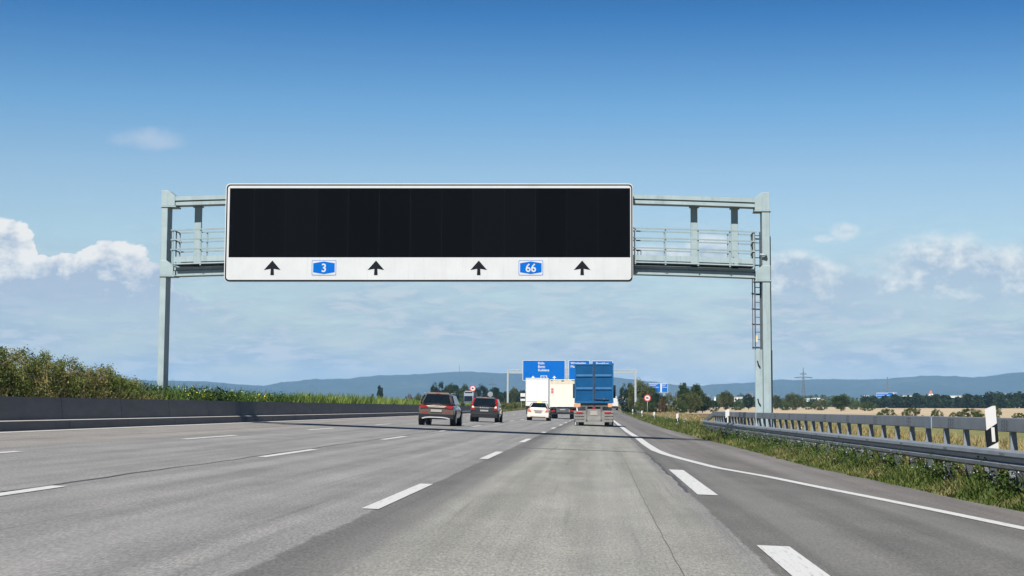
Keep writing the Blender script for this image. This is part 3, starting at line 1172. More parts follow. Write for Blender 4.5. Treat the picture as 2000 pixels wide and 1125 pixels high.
px_m = YS / 3370.0
ringmesh(rrect(bx0 + 1.6 * px_m, bz0 + 0.2 * px_m, bx1 - 1.0 * px_m, bz1 - 2.0 * px_m, 0.15), rrect(bx0 + 4.0 * px_m, bz0 + 3.0 * px_m, bx1 - 3.4 * px_m, bz1 - 4.4 * px_m, 0.12), -0.004, 0.0005).build('border_line', M['black'], board)
lx_, lz1 = sp_(449.3, 367.5)
rx_, lz0 = sp_(1231, 502.5)
MB().box(lx_, rx_, -0.006, -0.001, lz0, lz1).build('display', M['led'], board)
for cxp in (531.5, 734, 935, 1137):
    ax, az_ = sp_(cxp, 537.5)
    k = px_m
    pts = [(-3.6, 0), (3.6, 0), (3.0, 12.6), (16.3, 10.4), (0, 29), (-16.3, 10.4), (-3.0, 12.6)]
    pts = [(ax + x * k, az_ + z * k) for x, z in pts]
    m = MB()
    m.prism_y([pts[i] for i in (0, 1, 2, 6)], -0.006, -0.001)
    m.prism_y([pts[i] for i in (6, 2, 3, 4)], -0.0065, -0.001)
    m.prism_y([pts[i] for i in (6, 4, 5)], -0.0070, -0.001)
    m.build('arrow', M['black'], board)
for (cxp, tx) in ((632.8, '3'), (1036.8, '66')):
    cx_, cz_ = sp_(cxp, 523)
    k = px_m
    o = MB().prism_y(rrect(cx_ - 24 * k, cz_ - 15 * k, cx_ + 24 * k, cz_ + 15 * k, 2.5 * k), -0.006, -0.001).build('route_shield', M['blue'], board)
    MB().prism_y(rrect(cx_ - 23.1 * k, cz_ - 14.1 * k, cx_ + 23.1 * k, cz_ + 14.1 * k, 2.2 * k), -0.009, -0.0062).build('shield_field', M['signwhite'], o)
    hx = [(-21.2, -9.0), (0, -12.6), (21.2, -9.0), (21.2, 9.0), (0, 12.6), (-21.2, 9.0)]
    MB().prism_y([(cx_ + x * k, cz_ + z * k) for x, z in hx], -0.012, -0.0092).build('shield_badge', M['blue'], o)
    v, f = text_mesh(tx, 16.2 * k, cx_, cz_, -0.0165, bold=0.008, squeeze=0.92)
    MB().add(v, f).build('number', M['signwhite'], o)

# ------------------------------------------------------------------ far sign gantry
Y2 = 304.0


def far_gantry():
    g2 = empty('sign_gantry', (0, Y2, 0), 0, 'thin pale steel gantry in the distance carrying blue direction signs', 'gantry')
    P = lambda px, py: (at(px, py, Y2)[0], at(px, py, Y2)[2])
    xl, zt = P(992, 721)
    xr, _ = P(1241, 724)
    zb = P(1100, 728.5)[1]
    st = mat('far_gantry_steel', (0.24, 0.265, 0.26), 0.6)
    MB().box(xl - 0.15, xl + 0.15, -0.25, 0.25, 0.2, zt).build('post', st, g2)
    MB().box(xr - 0.17, xr + 0.17, -0.25, 0.25, -0.5, zt).build('post', st, g2)
    m = MB()
    m.box(xl + 0.16, xr - 0.18, -0.2, 0.2, zt - 0.2, zt)
    m.box(xl + 0.16, xr - 0.18, -0.2, 0.2, zb, zb + 0.2)
    x = xl + 0.6
    while x < xr - 1:
        m.bar((x, -0.1, zb + 0.1), (x + 0.5, -0.1, zt - 0.1), 0.07)
        m.bar((x + 0.5, -0.1, zt - 0.1), (x + 1.0, -0.1, zb + 0.1), 0.07)
        x += 1.0
    m.build('beam', st, g2)
    x, z1 = P(1107, 716)
    MB().box(x - 0.18, x + 0.18, -0.4, -0.2, P(0, 740)[1], z1 + 0.2).build('bracket', st, g2)
    # signs
    S = P
    k = Y2 / 3370.0

    def blue_sign(x0p, x1p, y0p, y1p, label):
        x0, z1 = S(x0p, y0p)
        x1, z0 = S(x1p, y1p)
        s = empty('direction_sign', (0, Y2 - 0.5, 0), 0, label, 'sign')
        MB().prism_y(rrect(x0, z0, x1, z1, 0.12), 0, 0.12).build('panel', M['signwhite'], s)
        MB().prism_y(rrect(x0 + 0.09, z0 + 0.09, x1 - 0.09, z1 - 0.09, 0.1), -0.02, -0.002).build('face', M['bluesign2'], s)
        return s
    s1 = blue_sign(1021, 1104, 703.5, 743.5, 'wide blue direction sign on the far gantry reading Köln Bonn Koblenz')
    for tx, yy_ in (('Köln', 709.3), ('Bonn', 716), ('Koblenz', 722.8)):
        x, z = S(1051, yy_)
        v, f = text_mesh(tx, 4.6 * k, x, z, -0.03, 'LEFT', bold=0.012)
        MB().add(v, f).build('lettering', M['white'], s1)
    for xp in (1041.3, 1082.7):
        x, z = S(xp, 741)
        pts = [(-1.1, 0), (1.1, 0), (1.1, 3.0), (4.2, 2.4), (0, 7.2), (-4.2, 2.4), (-1.1, 3.0)]
        pts = [(x + a * k, z + b * k) for a, b in pts]
        m = MB()
        m.prism_y([pts[i] for i in (0, 1, 2, 6)], -0.03, -0.018)
        m.prism_y([pts[i] for i in (6, 2, 3, 4)], -0.031, -0.018)
        m.prism_y([pts[i] for i in (6, 4, 5)], -0.032, -0.018)
        m.build('arrow', M['white'], s1)
    x, z = S(1062.3, 737.3)
    o = MB().prism_y(rrect(x - 6.4 * k, z - 3.7 * k, x + 6.4 * k, z + 3.7 * k, 0.08), -0.03, -0.018).build('route_shield', M['white'], s1)
    MB().prism_y([(x + a * k, z + b * k) for a, b in [(-5.2, -2.2), (0, -2.9), (5.2, -2.2), (5.2, 2.2), (0, 2.9), (-5.2, 2.2)]], -0.036, -0.031).build('shield_badge', M['bluesign2'], o)
    v, f = text_mesh('3', 4.0 * k, x, z, -0.045, bold=0.01)
    MB().add(v, f).build('number', M['white'], o)
    s2 = blue_sign(1110.5, 1152, 703.5, 743.5, 'narrow blue direction sign reading Wiesbaden Mainz just above the blue container')
    for tx, yy_ in (('Wiesbaden', 709.3), ('Mainz', 716)):
        x, z = S(1114.5, yy_)
        v, f = text_mesh(tx, 4.4 * k, x, z, -0.03, 'LEFT', bold=0.012, squeeze=1.05)
        MB().add(v, f).build('lettering', M['white'], s2)
    s3 = blue_sign(1156, 1197, 704.5, 743.5, 'narrow blue direction sign reading Frankfurt mostly hidden by the blue container')
    x, z = S(1176.5, 710)
    v, f = text_mesh('Frankfurt', 4.4 * k, x, z, -0.03, 'CENTER', bold=0.012, squeeze=1.05)
    MB().add(v, f).build('lettering', M['white'], s3)


far_gantry()


# exit-road signs among the trees
def sign_on_posts(px0, px1, py0, py1, Y, label, split=None, rows=(), arrows=()):
    P = lambda px, py: (at(px, py, Y)[0], at(px, py, Y)[2])
    k = Y / 3370.0
    x0, z1 = P(px0, py0)
    x1, z0 = P(px1, py1)
    s = empty('direction_sign', (0, Y, 0), 0, label, 'sign')
    MB().box(x0, x1, 0, 0.15, z0, z1).build('panel', M['signwhite'], s)
    segs = [(x0, x1)] if split is None else [(x0, P(split, 0)[0] - 0.8 * k), (P(split, 0)[0] + 0.8 * k, x1)]
    for a, b in segs:
        MB().box(a + 0.12, b - 0.12, -0.03, -0.002, z0 + 0.12, z1 - 0.12).build('face', M['bluesign2'], s)
        m = MB()
        for r_ in rows:
            m.box(a + 0.9 * k, a + (b - a) * r_[1], -0.05, -0.031, z1 - (r_[0] + 0.8) * k, z1 - r_[0] * k)
        if rows:
            m.build('lettering', M['white'], s)
    for x in (x0 + (x1 - x0) * 0.2, x0 + (x1 - x0) * 0.8):
        MB().box(x - 0.15, x + 0.15, 0.16, 0.4, float(terrain(x, Y)) - 0.3, z1).build('post', M['steel'], s)
    return s


sign_on_posts(1267, 1304.5, 748.5, 766.5, 520, 'pair of pale blue direction panels showing above the roadside trees by the far gantry', 1288.3, ((1.4, 0.75), (4.4, 0.6), (7.4, 0.85)))
sign_on_posts(1712, 1752, 766.5, 777, 760, 'small wide blue sign far off in front of the wooden power mast', 1731, ((2.0, 0.7), (5.0, 0.8)))
sign_on_posts(1963, 1974, 769, 776, 800, 'tiny blue sign at the far right between dark trees', None)


# round signs
def round_sign(px, py, rpx, Y, label, kindface, back=False, pole_to=None):
    x, _, z = at(px, py, Y)
    r = rpx * Y / 3370.0
    zb = float(terrain(x, Y))
    s = empty('round_sign', (x, Y, zb), 0, label, 'road sign')
    z -= zb
    MB().tube((0, 0.06, -0.2), (0, 0.06, z + r * 0.8), 0.045, n=10).build('pole', M['galv'], s, smooth=True)
    MB().disc_y(0, z, -0.01, 0.015, r).build('disc', M['galv'] if back else M['white'], s)
    if not back:
        MB().disc_y(0, z, -0.016, -0.011, r, rin=r * 0.72).build('red_ring', M['redring'], s)
        m = MB()
        q = r * 0.3
        if kindface == 'lorry':
            m.box(-q * 1.1, q * 0.25, -0.02, -0.012, z - q * 0.5, z + q * 0.8)
            m.box(q * 0.32, q * 1.1, -0.02, -0.012, z - q * 0.5, z + q * 0.4)
            m.disc_y(-q * 0.7, z - q * 0.62, -0.022, -0.012, q * 0.26, 10)
            m.disc_y(q * 0.6, z - q * 0.62, -0.022, -0.012, q * 0.26, 10)
        m.build('symbol', M['black'], s)
    return s


round_sign(923.3, 758.6, 6.2, 214, 'round white sign with a red ring and a lorry symbol behind the concrete barrier', 'lorry')
round_sign(1264.5, 777.3, 6.8, 232, 'round white sign with a red ring and a lorry symbol in the right verge', 'lorry')
round_sign(957.5, 770, 5.2, 262, 'grey back of a round sign on the median beyond the black estate car', None, back=True)
round_sign(1213.8, 777, 4.0, 440, 'tiny pale round sign with a red rim where the exit road leaves', 'lorry')

# exit arrow board
x, _, z = at(1218.5, 778, 400)
zb = float(terrain(x, 400))
s = empty('arrow_sign', (x, 400, zb), 0, 'small white arrow board on a leaning white post at the start of the exit', 'road sign')
z -= zb
MB().prism_y([(-0.5, -0.35 + z), (0.1, -0.45 + z), (0.1, -0.85 + z), (0.65, 0.0 + z), (0.1, 0.75 + z), (0.1, 0.35 + z), (-0.5, 0.4 + z)], -0.03, 0.03).build('board', M['white'], s)
MB().bar((-0.3, 0.05, -0.2), (-0.15, 0.05, z), 0.16).build('post', M['white'], s)
# striped board left of the lorry
x, _, z0_ = at(1016.5, 783, 330)
x1_, _, z1_ = at(1026, 768, 330)
zb = float(terrain(x, 330))
s = empty('roadside_board', (x, 330, zb), 0, 'small white roadside board with a dark middle band left of the white lorry', 'sign')
MB().box(0, x1_ - x, 0, 0.06, z0_ - zb, z1_ - zb).build('board', M['white'], s)
hh = z1_ - z0_
MB().box(0.02, x1_ - x - 0.02, -0.01, -0.002, z0_ - zb + hh * 0.28, z0_ - zb + hh * 0.55).build('dark_band', M['black'], s)
MB().box(0.1, 0.2, 0.061, 0.14, -0.3, z0_ - zb + hh * 0.6).build('post', M['galv'], s)


# ------------------------------------------------------------------ guard rails
def rail_x(y):
    return np.interp(y, [0, 25, 45, 66, 110], [6.62, 6.22, 5.93, 5.66, 5.66])


def sweep_y(profile, ys, closed=True, end=None):
    """profile of (x, z) swept along y; z relative to the road plane"""
    m = MB()
    n = len(profile)
    vs = []
    for y in ys:
        for (x, z) in profile:
            vs.append((x + float(rail_x(y + 57)), y, z))
    fs = []
    for j in range(len(ys) - 1):
        for k in range(n if closed else n - 1):
            fs.append((j * n + k, (j + 1) * n + k, (j + 1) * n + (k + 1) % n, j * n + (k + 1) % n))
    if closed:
        fs += [tuple(range(n)), tuple(range((len(ys) - 1) * n, len(ys) * n))[::-1]]
    return m.add(vs, fs)


XR = 0.0
ZR = -0.268 + 0.75
yr = np.linspace(6, 93, 42)
wprof = [(0.00, 0.0), (-0.075, -0.035), (-0.085, -0.09), (-0.015, -0.125), (-0.010, -0.185), (-0.080, -0.22), (-0.075, -0.275), (0.0, -0.31)]
thick = [(x + 0.006, z) for x, z in wprof[::-1]]
rail = empty('guard_rail', (0, 57, -0.218), 0, 'low corrugated steel guard rail along the grass on the right, the one nearer the road', 'guard rail')
m = sweep_y([(x, 0.75 + z) for x, z in wprof] + [(x, 0.75 + z) for x, z in thick], yr - 57)
m.build('corrugated_beam', M['galv'], rail)
posty = [31.0 + 1.65 * k for k in range(-15, 60)]
for y in posty:
    if 6 < y < 92.5:
        X0 = float(rail_x(y))
        m = MB()
        m.box(X0 + 0.09, X0 + 0.19, y - 57 - 0.012, y - 57 + 0.055, -0.25, 0.70)
        m.box(X0 + 0.008, X0 + 0.09, y - 57 + 0.0, y - 57 + 0.04, 0.50, 0.70)
        m.build('post', M['galv_dark'], rail)
# splice bolts: small dark heads on the beam
m = MB()
for y in np.arange(10.2, 91, 4.0):
    for dy in (-0.1, 0.0, 0.1):
        for z in (0.72 - 0.035, 0.72 - 0.205):
            X0 = float(rail_x(y + dy))
            m.box(X0 - 0.098, X0 - 0.084, y - 57 + dy - 0.013, y - 57 + dy + 0.013, z - 0.013, z + 0.013)
m.build('bolts', M['galv_dark'], rail)

rail2 = empty('high_guard_rail', (0, 57, -0.25), 0, 'higher grey box section rail on close tapered posts behind the corrugated rail', 'guard rail')
zt_u = 1.0 + 0.25
yu = np.linspace(6, 91, 36) - 57
UO = 0.42
m = sweep_y([(UO, zt_u - 0.225), (UO, zt_u), (UO + 0.11, zt_u), (UO + 0.11, zt_u - 0.225)], yu)
m.build('top_beam', M['galv'], rail2, bevel=0.012)
# the beam's far end dips down to the low rail
m = MB()
xe = float(rail_x(91)) + UO
m.add([(xe, 34.001, zt_u), (xe + 0.11, 34.001, zt_u), (xe + 0.11, 34.001, zt_u - 0.225), (xe, 34.001, zt_u - 0.225),
       (xe - 0.3, 38.2, zt_u - 0.50), (xe - 0.19, 38.2, zt_u - 0.50), (xe - 0.19, 38.2, zt_u - 0.67), (xe - 0.3, 38.2, zt_u - 0.67)],
      [(0, 1, 2, 3), (7, 6, 5, 4), (0, 4, 5, 1), (1, 5, 6, 2), (2, 6, 7, 3), (3, 7, 4, 0)])
m.build('sloping_end', M['galv'], rail2)
for y in posty:
    if 6 < y < 91:
        m = MB()
        yy_ = y - 57
        X0 = float(rail_x(y)) + UO
        # tapered console seen from the road, with a folded flange
        m.prism_y([(X0 - 0.06, -0.3), (X0 + 0.19, -0.3), (X0 + 0.105, zt_u - 0.227), (X0 + 0.015, zt_u - 0.227)], yy_ - 0.01, yy_ + 0.012)
        m.box(X0 + 0.02, X0 + 0.035, yy_ + 0.013, yy_ + 0.11, -0.3, zt_u - 0.228)
        m.build('post', M['galv'], rail2)
m = MB()
for y in np.arange(12.0, 90, 4.0):
    for dy in (-0.16, 0.0, 0.16):
        for z in (zt_u - 0.05, zt_u - 0.12, zt_u - 0.19):
            X0 = float(rail_x(y + dy)) + UO
            m.box(X0 - 0.014, X0 + 0.001, y - 57 + dy - 0.02, y - 57 + dy + 0.02, z - 0.014, z + 0.014)
m.build('bolts', M['galv_dark'], rail2)
MB().box(float(rail_x(34)) + UO - 0.012, float(rail_x(34)) + UO + 0.02, 33.7 - 57, 34.3 - 57, zt_u - 0.235, zt_u - 0.01).build('blue_mark', mat('faded_blue', (0.17, 0.22, 0.26), 0.6), rail2)

# ------------------------------------------------------------------ delineator posts
def make_delineator():
    r0 = empty('delineator_post', (0, 0, 0))
    h_ = 1.06
    w_ = 0.078
    zs, ze, d = h_ - 0.36, h_ - 0.62, 0.0
    # body: white, triangular-ish plan with slanted top
    m = MB()
    m.add([(-w_, -0.05, 0.2), (w_, -0.05, 0.2), (w_ * 0.7, 0.07, 0.2), (-w_ * 0.7, 0.07, 0.2),
           (-w_, -0.05, h_ - 0.05), (w_, -0.05, h_), (w_ * 0.7, 0.07, h_), (-w_ * 0.7, 0.07, h_ - 0.05)],
          [(0, 3, 2, 1), (4, 5, 6, 7), (0, 1, 5, 4), (1, 2, 6, 5), (2, 3, 7, 6), (3, 0, 4, 7)])
    m.build('shaft', M['white'], r0)
    MB().box(-0.04, 0.04, -0.03, 0.04, -0.8, 0.199).build('stake', M['galv_dark'], r0)
    m = MB()
    a, b = h_ - 0.36, h_ - 0.62
    m.add([(-w_ - 0.004, -0.056, b - 0.09), (w_ + 0.004, -0.056, b), (w_ + 0.004, -0.056, a + 0.06), (-w_ - 0.004, -0.056, a - 0.06),
           (-w_ - 0.004, 0.03, b - 0.09), (w_ + 0.004, 0.03, b), (w_ + 0.004, 0.03, a + 0.06), (-w_ - 0.004, 0.03, a - 0.06)],
          [(0, 1, 2, 3), (7, 6, 5, 4), (0, 4, 5, 1), (1, 5, 6, 2), (2, 6, 7, 3), (3, 7, 4, 0)])
    m.build('black_band', M['black'], r0)
    MB().box(-0.012, 0.036, -0.063, -0.057, h_ - 0.62, h_ - 0.37).build('reflector', M['white'], r0)
    return r0


dl = make_delineator()
dpos = [(6.36, 27.8, 'nearest white delineator post with a black band, between the two guard rails', -0.055),
        (5.88, 78.5, 'white delineator post at the far end of the guard rails', 0.0),
        (5.9, 128.5, 'white delineator post in the weeds just beyond the end of the rails', 0.0),
        (5.9, 182, 'white delineator post in the verge right of the round red ringed sign', 0.02),
        (5.95, 234, 'white delineator post in the verge left of the round red ringed sign', -0.01),
        (5.9, 294, 'white delineator post at the foot of the far gantry', 0.0),
        (5.95, 349, 'short white delineator post between the far gantry and the exit', 0.0),
        (5.95, 392, 'white delineator post at the start of the far steel rail', 0.0),
        (5.9, 434, 'farthest white delineator post by the bend of the exit', 0.0)]
for i, (x, y, lab, rot) in enumerate(dpos):
    o = dl if i == 0 else copy_tree(dl)
    o.location = (x, y, float(terrain(x, y)) + (0.49 if i == 0 else 0.33 if i == 1 else 0.0))
    o.rotation_euler = (0, rot, 0)
    if i == 0:
        o.scale = (1.12, 1, 0.92)
    else:
        o.scale = (1.15, 1, 1.0)
    tag(o, lab, 'post', 'delineator posts along the right verge')
# far steel rail by the exit
m = MB()
fr_ = empty('far_guard_rail', (6.6, 350, 0), 0, 'short steel guard rail beside the foot of the far gantry', 'guard rail')
for k in range(12):
    y0, y1 = 270 + 14 * k, 270 + 14 * (k + 1)
    m.bar((0, y0 - 350, zroad(6.6, y0) + 0.62), (0, y1 - 350, zroad(6.6, y1) + 0.62), 0.08, 0.31)
m.build('beam', M['galv'], fr_)
m = MB()
for k in range(42):
    y0 = 270 + 4 * k
    m = MB().box(-0.05, 0.05, y0 - 350, y0 - 349.9, zroad(6.6, y0) - 0.3, zroad(6.6, y0) + 0.6)
    m.build('post', M['galv_dark'], fr_)


# ------------------------------------------------------------------ cars
def loft(rings, name, material, parent, sub=1, smooth=True):
    n = len(rings[0])
    vs = [p for r_ in rings for p in r_]
    fs = []
    for j in range(len(rings) - 1):
        for k in range(n):
            fs.append((j * n + k, (j + 1) * n + k, (j + 1) * n + (k + 1) % n, j * n + (k + 1) % n))
    fs += [tuple(range(n))[::-1], tuple(range((len(rings) - 1) * n, len(rings) * n))]
    return MB().add(vs, fs).build(name, material, parent, smooth=smooth, sub=sub)


def slab(quad, off, th=0.012):
    """thin panel over a quad, lifted along its normal"""
    q = [Vector(p) for p in quad]
    nrm = (q[1] - q[0]).cross(q[3] - q[0]).normalized()
    a = [p + nrm * off for p in q]
    b = [p + nrm * (off - th) for p in q]
    return MB().add(a + b, [(0, 1, 2, 3), (7, 6, 5, 4), (0, 4, 5, 1), (1, 5, 6, 2), (2, 6, 7, 3), (3, 7, 4, 0)])


def quad_inset(q, l, r, b, t):
    """sub-rectangle of a quad given fractions; q = bl, br, tr, tl"""
    q = [Vector(p) for p in q]

    def P(u, v):
        return (q[0] * (1 - u) + q[1] * u) * (1 - v) + (q[3] * (1 - u) + q[2] * u) * v
    return [P(l, b), P(1 - r, b), P(1 - r, 1 - t), P(l, 1 - t)]


def wheel(parent, x, y, r, w_, side):
    t = MB().tube((x - w_ / 2, y, r), (x + w_ / 2, y, r), r, n=24).build('wheel', M['tyre'], parent)
    MB().tube((x + side * (w_ / 2 + 0.001), y, r), (x + side * (w_ / 2 + 0.012), y, r), r * 0.66, n=16).build('rim', M['rim'], t)
    return t


def body_ring(y, zb, zbelt, w_, wb, inset=0.0):
    h = zbelt - zb
    half = [(0, zb), (w_ * 0.80, zb), (w_ * 0.955, zb + 0.05), (w_, zb + h * 0.32), (w_ * 1.0, zb + h * 0.62), (wb, zbelt - 0.03), (wb - 0.06, zbelt), (0, zbelt + 0.01)]
    pts = half + [(-x, z) for x, z in half[-2:0:-1]]
    return [(x, y, z) for x, z in pts]


def green_ring(y, zb, zt, wb, wt):
    half = [(0, zb), (wb, zb), (wb * 0.55 + wt * 0.45, zb + (zt - zb) * 0.5), (wt, zt - 0.05), (wt - 0.10, zt), (0, zt + 0.015)]
    pts = half + [(-x, z) for x, z in half[-2:0:-1]]
    return [(x, y, z) for x, z in pts]


def car(label, X, Y, paint, rz=0.0, W=0.88, H=1.52, belt=0.98, rear_slope=0.38, wt=0.66, sedan=False, L=4.5, clear=0.27, wr=0.335,
        lights='suv', lower=None, lowcol=None):
    z0 = zroad(X, Y)
    c = empty('car', (X, Y, z0 + 0.012), rz, label, 'car', None)
    c.rotation_euler = (0, math.atan(FALL), rz)
    zb = clear
    rings = [body_ring(0.03, zb + 0.12, belt - 0.10, W - 0.10, W - 0.15),
             body_ring(0.0, zb + 0.08, belt - 0.06, W - 0.035, W - 0.09),
             body_ring(0.20, zb, belt - 0.02, W, W - 0.045),
             body_ring(L * 0.3, zb - 0.02, belt, W, W - 0.035),
             body_ring(L * 0.6, zb - 0.02, belt - 0.03, W, W - 0.035),
             body_ring(L * 0.78, zb, belt - 0.08, W - 0.01, W - 0.06),
             body_ring(L * 0.95, zb, belt - 0.20, W - 0.05, W - 0.14),
             body_ring(L, zb + 0.06, belt - 0.32, W - 0.2, W - 0.28)]
    loft(rings, 'body', paint, c, 2)
    # greenhouse
    yb = 0.80 if sedan else 0.10
    yt = yb + rear_slope
    fr_y, ft_y = L * 0.70, L * 0.50
    wb = W - 0.075
    g0 = green_ring(yb, belt - 0.06, belt + 0.03, wb, wb - 0.04)
    rings = [g0, green_ring(yt, belt - 0.06, H - 0.02, wb, wt), green_ring((yt + ft_y) / 2, belt - 0.06, H, wb, wt + 0.01),
             green_ring(ft_y, belt - 0.08, H - 0.05, wb, wt), green_ring(fr_y, belt - 0.12, belt + 0.0, wb - 0.02, wb - 0.06)]
    gh = loft(rings, 'cabin', paint, c, 1, smooth=True)
    # windows
    rear = [(-wb + 0.05, yb - 0.004, belt + 0.03), (wb - 0.05, yb - 0.004, belt + 0.03), (wt - 0.09, yt - 0.004, H - 0.03), (-wt + 0.09, yt - 0.004, H - 0.03)]
    slab(quad_inset(rear, 0.05, 0.05, 0.04, 0.10), 0.02).build('rear_window', M['glass'], c)
    if lights == 'suv' or lights == 'estate':
        slab(quad_inset(rear, 0.02, 0.02, 0.915, -0.08), 0.06, 0.05).build('roof_spoiler', paint, c)
        slab(quad_inset(rear, 0.42, 0.42, 0.93, -0.02), 0.072, 0.01).build('brake_light', M['redlens'], c)
    front = [(wb - 0.08, fr_y, belt + 0.0), (-wb + 0.08, fr_y, belt + 0.0), (-wt + 0.08, ft_y, H - 0.05), (wt - 0.08, ft_y, H - 0.05)]
    slab(quad_inset(front, 0.04, 0.04, 0.05, 0.05), 0.02).build('windscreen', M['glass'], c)
    for s in (1, -1):
        ya, yb2 = (yt * 0.55 + yb * 0.45) + 0.1, fr_y - 0.35
        A = Vector((s * wb, ya - 0.0, belt + 0.0))
        B = Vector((s * wb, yb2 + 0.1, belt + 0.0))
        C = Vector((s * (wt + 0.01), ft_y - 0.02, H - 0.08))
        D = Vector((s * (wt + 0.01), yt + 0.12, H - 0.08))
        q = [A, B, C, D] if s > 0 else [B, A, D, C]
        slab(quad_inset(q, 0.02, 0.02, 0.08, 0.02), 0.035, 0.03).build('side_window', M['glass'], c)
        # mirror
        mm = MB().box(s * (W + 0.02), s * (W + 0.20), L * 0.60, L * 0.60 + 0.10, belt - 0.02, belt + 0.13) if s > 0 else MB().box(-W - 0.20, -W - 0.02, L * 0.60, L * 0.60 + 0.10, belt - 0.02, belt + 0.13)
        mm.build('mirror', M['plastic'], c, bevel=0.02)
    # wheels
    for s in (1, -1):
        for y in (0.78, L - 0.88):
            wheel(c, s * (W - 0.105), y, wr, 0.235, s)
            # dark arch liner
            m = MB().tube((s * (W - 0.25), y, wr + 0.02), (s * (W + 0.004), y, wr + 0.02), wr + 0.055, n=24)
            m.build('wheel_arch', M['plastic'], c)
    # lower bumper
    lowm = M['plastic']
    m = MB()
    m.add([(-W + 0.06, -0.035, zb + 0.02), (W - 0.06, -0.035, zb + 0.02), (W - 0.03, 0.3, zb + 0.0), (-W + 0.03, 0.3, zb + 0.0),
           (-W + 0.05, -0.045, zb + 0.26), (W - 0.05, -0.045, zb + 0.26), (W + 0.004, 0.3, zb + 0.26), (-W - 0.004, 0.3, zb + 0.26)],
          [(0, 3, 2, 1), (4, 5, 6, 7), (0, 1, 5, 4), (1, 2, 6, 5), (2, 3, 7, 6), (3, 0, 4, 7)])
    m.build('bumper', lowm if lights != 'sedan' else paint, c, bevel=0.02)
    if lights == 'suv':
        m = MB()
        pts = []
        for i in range(9):
            u = -1 + 2 * i / 8
            pts.append((u * (W - 0.22), -0.06, zb + 0.10 - 0.07 * u ** 4))
        for i in range(8):
            m.bar(pts[i], pts[i + 1], 0.03, 0.055)
        m.build('skid_plate', mat('silver_trim', (0.40, 0.41, 0.42), 0.4, 0.4), c)
        for s in (1, -1):
            q = [(s * 0.40, belt - 0.15), (s * 0.78, belt - 0.19), (s * 0.835, belt - 0.03), (s * 0.62, belt - 0.04), (s * 0.46, belt - 0.08)]
            MB().prism_y(q, -0.035, 0.12).build('tail_light', M['redlens'], c)
            MB().box(min(s * 0.42, s * 0.72), max(s * 0.42, s * 0.72), -0.066, -0.046, zb + 0.30, zb + 0.34).build('rear_reflector', M['redlens'], c)
        MB().box(-0.40, 0.40, -0.04, 0.0, belt - 0.14, belt - 0.11).build('trim_strip', mat('silver_trim', (0.40, 0.41, 0.42), 0.4, 0.4), c)  # chrome strip, its brightness also standing for the tailgate highlight
        MB().box(-0.27, 0.27, -0.035, -0.01, belt - 0.36, belt - 0.24).build('number_plate', M['plate'], c)
        for s in (1, -1):
            MB().tube((s * (wt + 0.0), yt + 0.1, H + 0.01), (s * (wt + 0.0), ft_y, H + 0.005), 0.02, n=8).build('roof_rail', mat('silver_trim', (0.40, 0.41, 0.42), 0.4, 0.4), c)
    elif lights == 'estate':
        for s in (1, -1):
            base = Vector((s * (W - 0.10), -0.02, belt - 0.22))
            q = [(s * (W - 0.32), belt - 0.25), (s * (W - 0.05), belt - 0.25), (s * (W - 0.06), belt + 0.02), (s * (W - 0.22), belt + 0.02)]
            MB().prism_y(q, -0.03, 0.15).build('tail_light', M['redlens'], c)
            q = [(s * (W - 0.27), belt - 0.11), (s * (W - 0.11), belt - 0.11), (s * (W - 0.12), belt + 0.0), (s * (W - 0.21), belt + 0.0)]
            MB().prism_y(q, -0.036, -0.028).build('reversing_light', M['clearlens'], c)
            a = Vector((s * (wb - 0.045), yb - 0.02, belt + 0.03))
            b = Vector((s * (wt - 0.02), yt - 0.02, H - 0.05))
            MB().bar(a, b, 0.10, 0.05).build('tail_light', M['redlens'], c)
        MB().box(-0.26, 0.26, -0.03, -0.0, belt - 0.33, belt - 0.23).build('number_plate', mat('grey_plate', (0.2, 0.2, 0.2), 0.5), c)
        m = MB()
        for i in range(5):
            m.box(-0.28 + i * 0.12, -0.22 + i * 0.12, -0.028, -0.0, belt - 0.13, belt - 0.085)
        m.build('badge', mat('silver_trim', (0.40, 0.41, 0.42), 0.4, 0.4), c)
        for s in (1, -1):
            MB().tube((s * (wt + 0.0), yt + 0.1, H + 0.01), (s * (wt + 0.0), ft_y, H + 0.005), 0.018, n=8).build('roof_rail', M['plastic'], c)
    elif lights == 'sedan':
        for s in (1, -1):
            q = [(s * (W - 0.34), belt - 0.28), (s * (W - 0.045), belt - 0.26), (s * (W - 0.09), belt - 0.08), (s * (W - 0.18), belt - 0.05)]
            MB().prism_y(q, -0.03, 0.18).build('tail_light', mat('pinkish_lamp_lens', (0.45, 0.10, 0.09), 0.2, spec=0.6), c)
        MB().box(-0.26, 0.26, -0.03, -0.0, belt - 0.36, belt - 0.26).build('number_plate', M['plate'], c)
        MB().box(-0.35, 0.35, -0.028, -0.0, belt - 0.20, belt - 0.17).build('trim_strip', mat('silver_trim', (0.40, 0.41, 0.42), 0.4, 0.4), c)
        MB().box(-0.6, 0.6, -0.048, 0.0, zb + 0.02, zb + 0.07).build('rear_valance', M['plastic'], c)
    return c


def car_paint(name, col, metal=0.3, rough=0.3):
    return mat(name, col, rough, metal, 0.03, 2, coat=0.8)


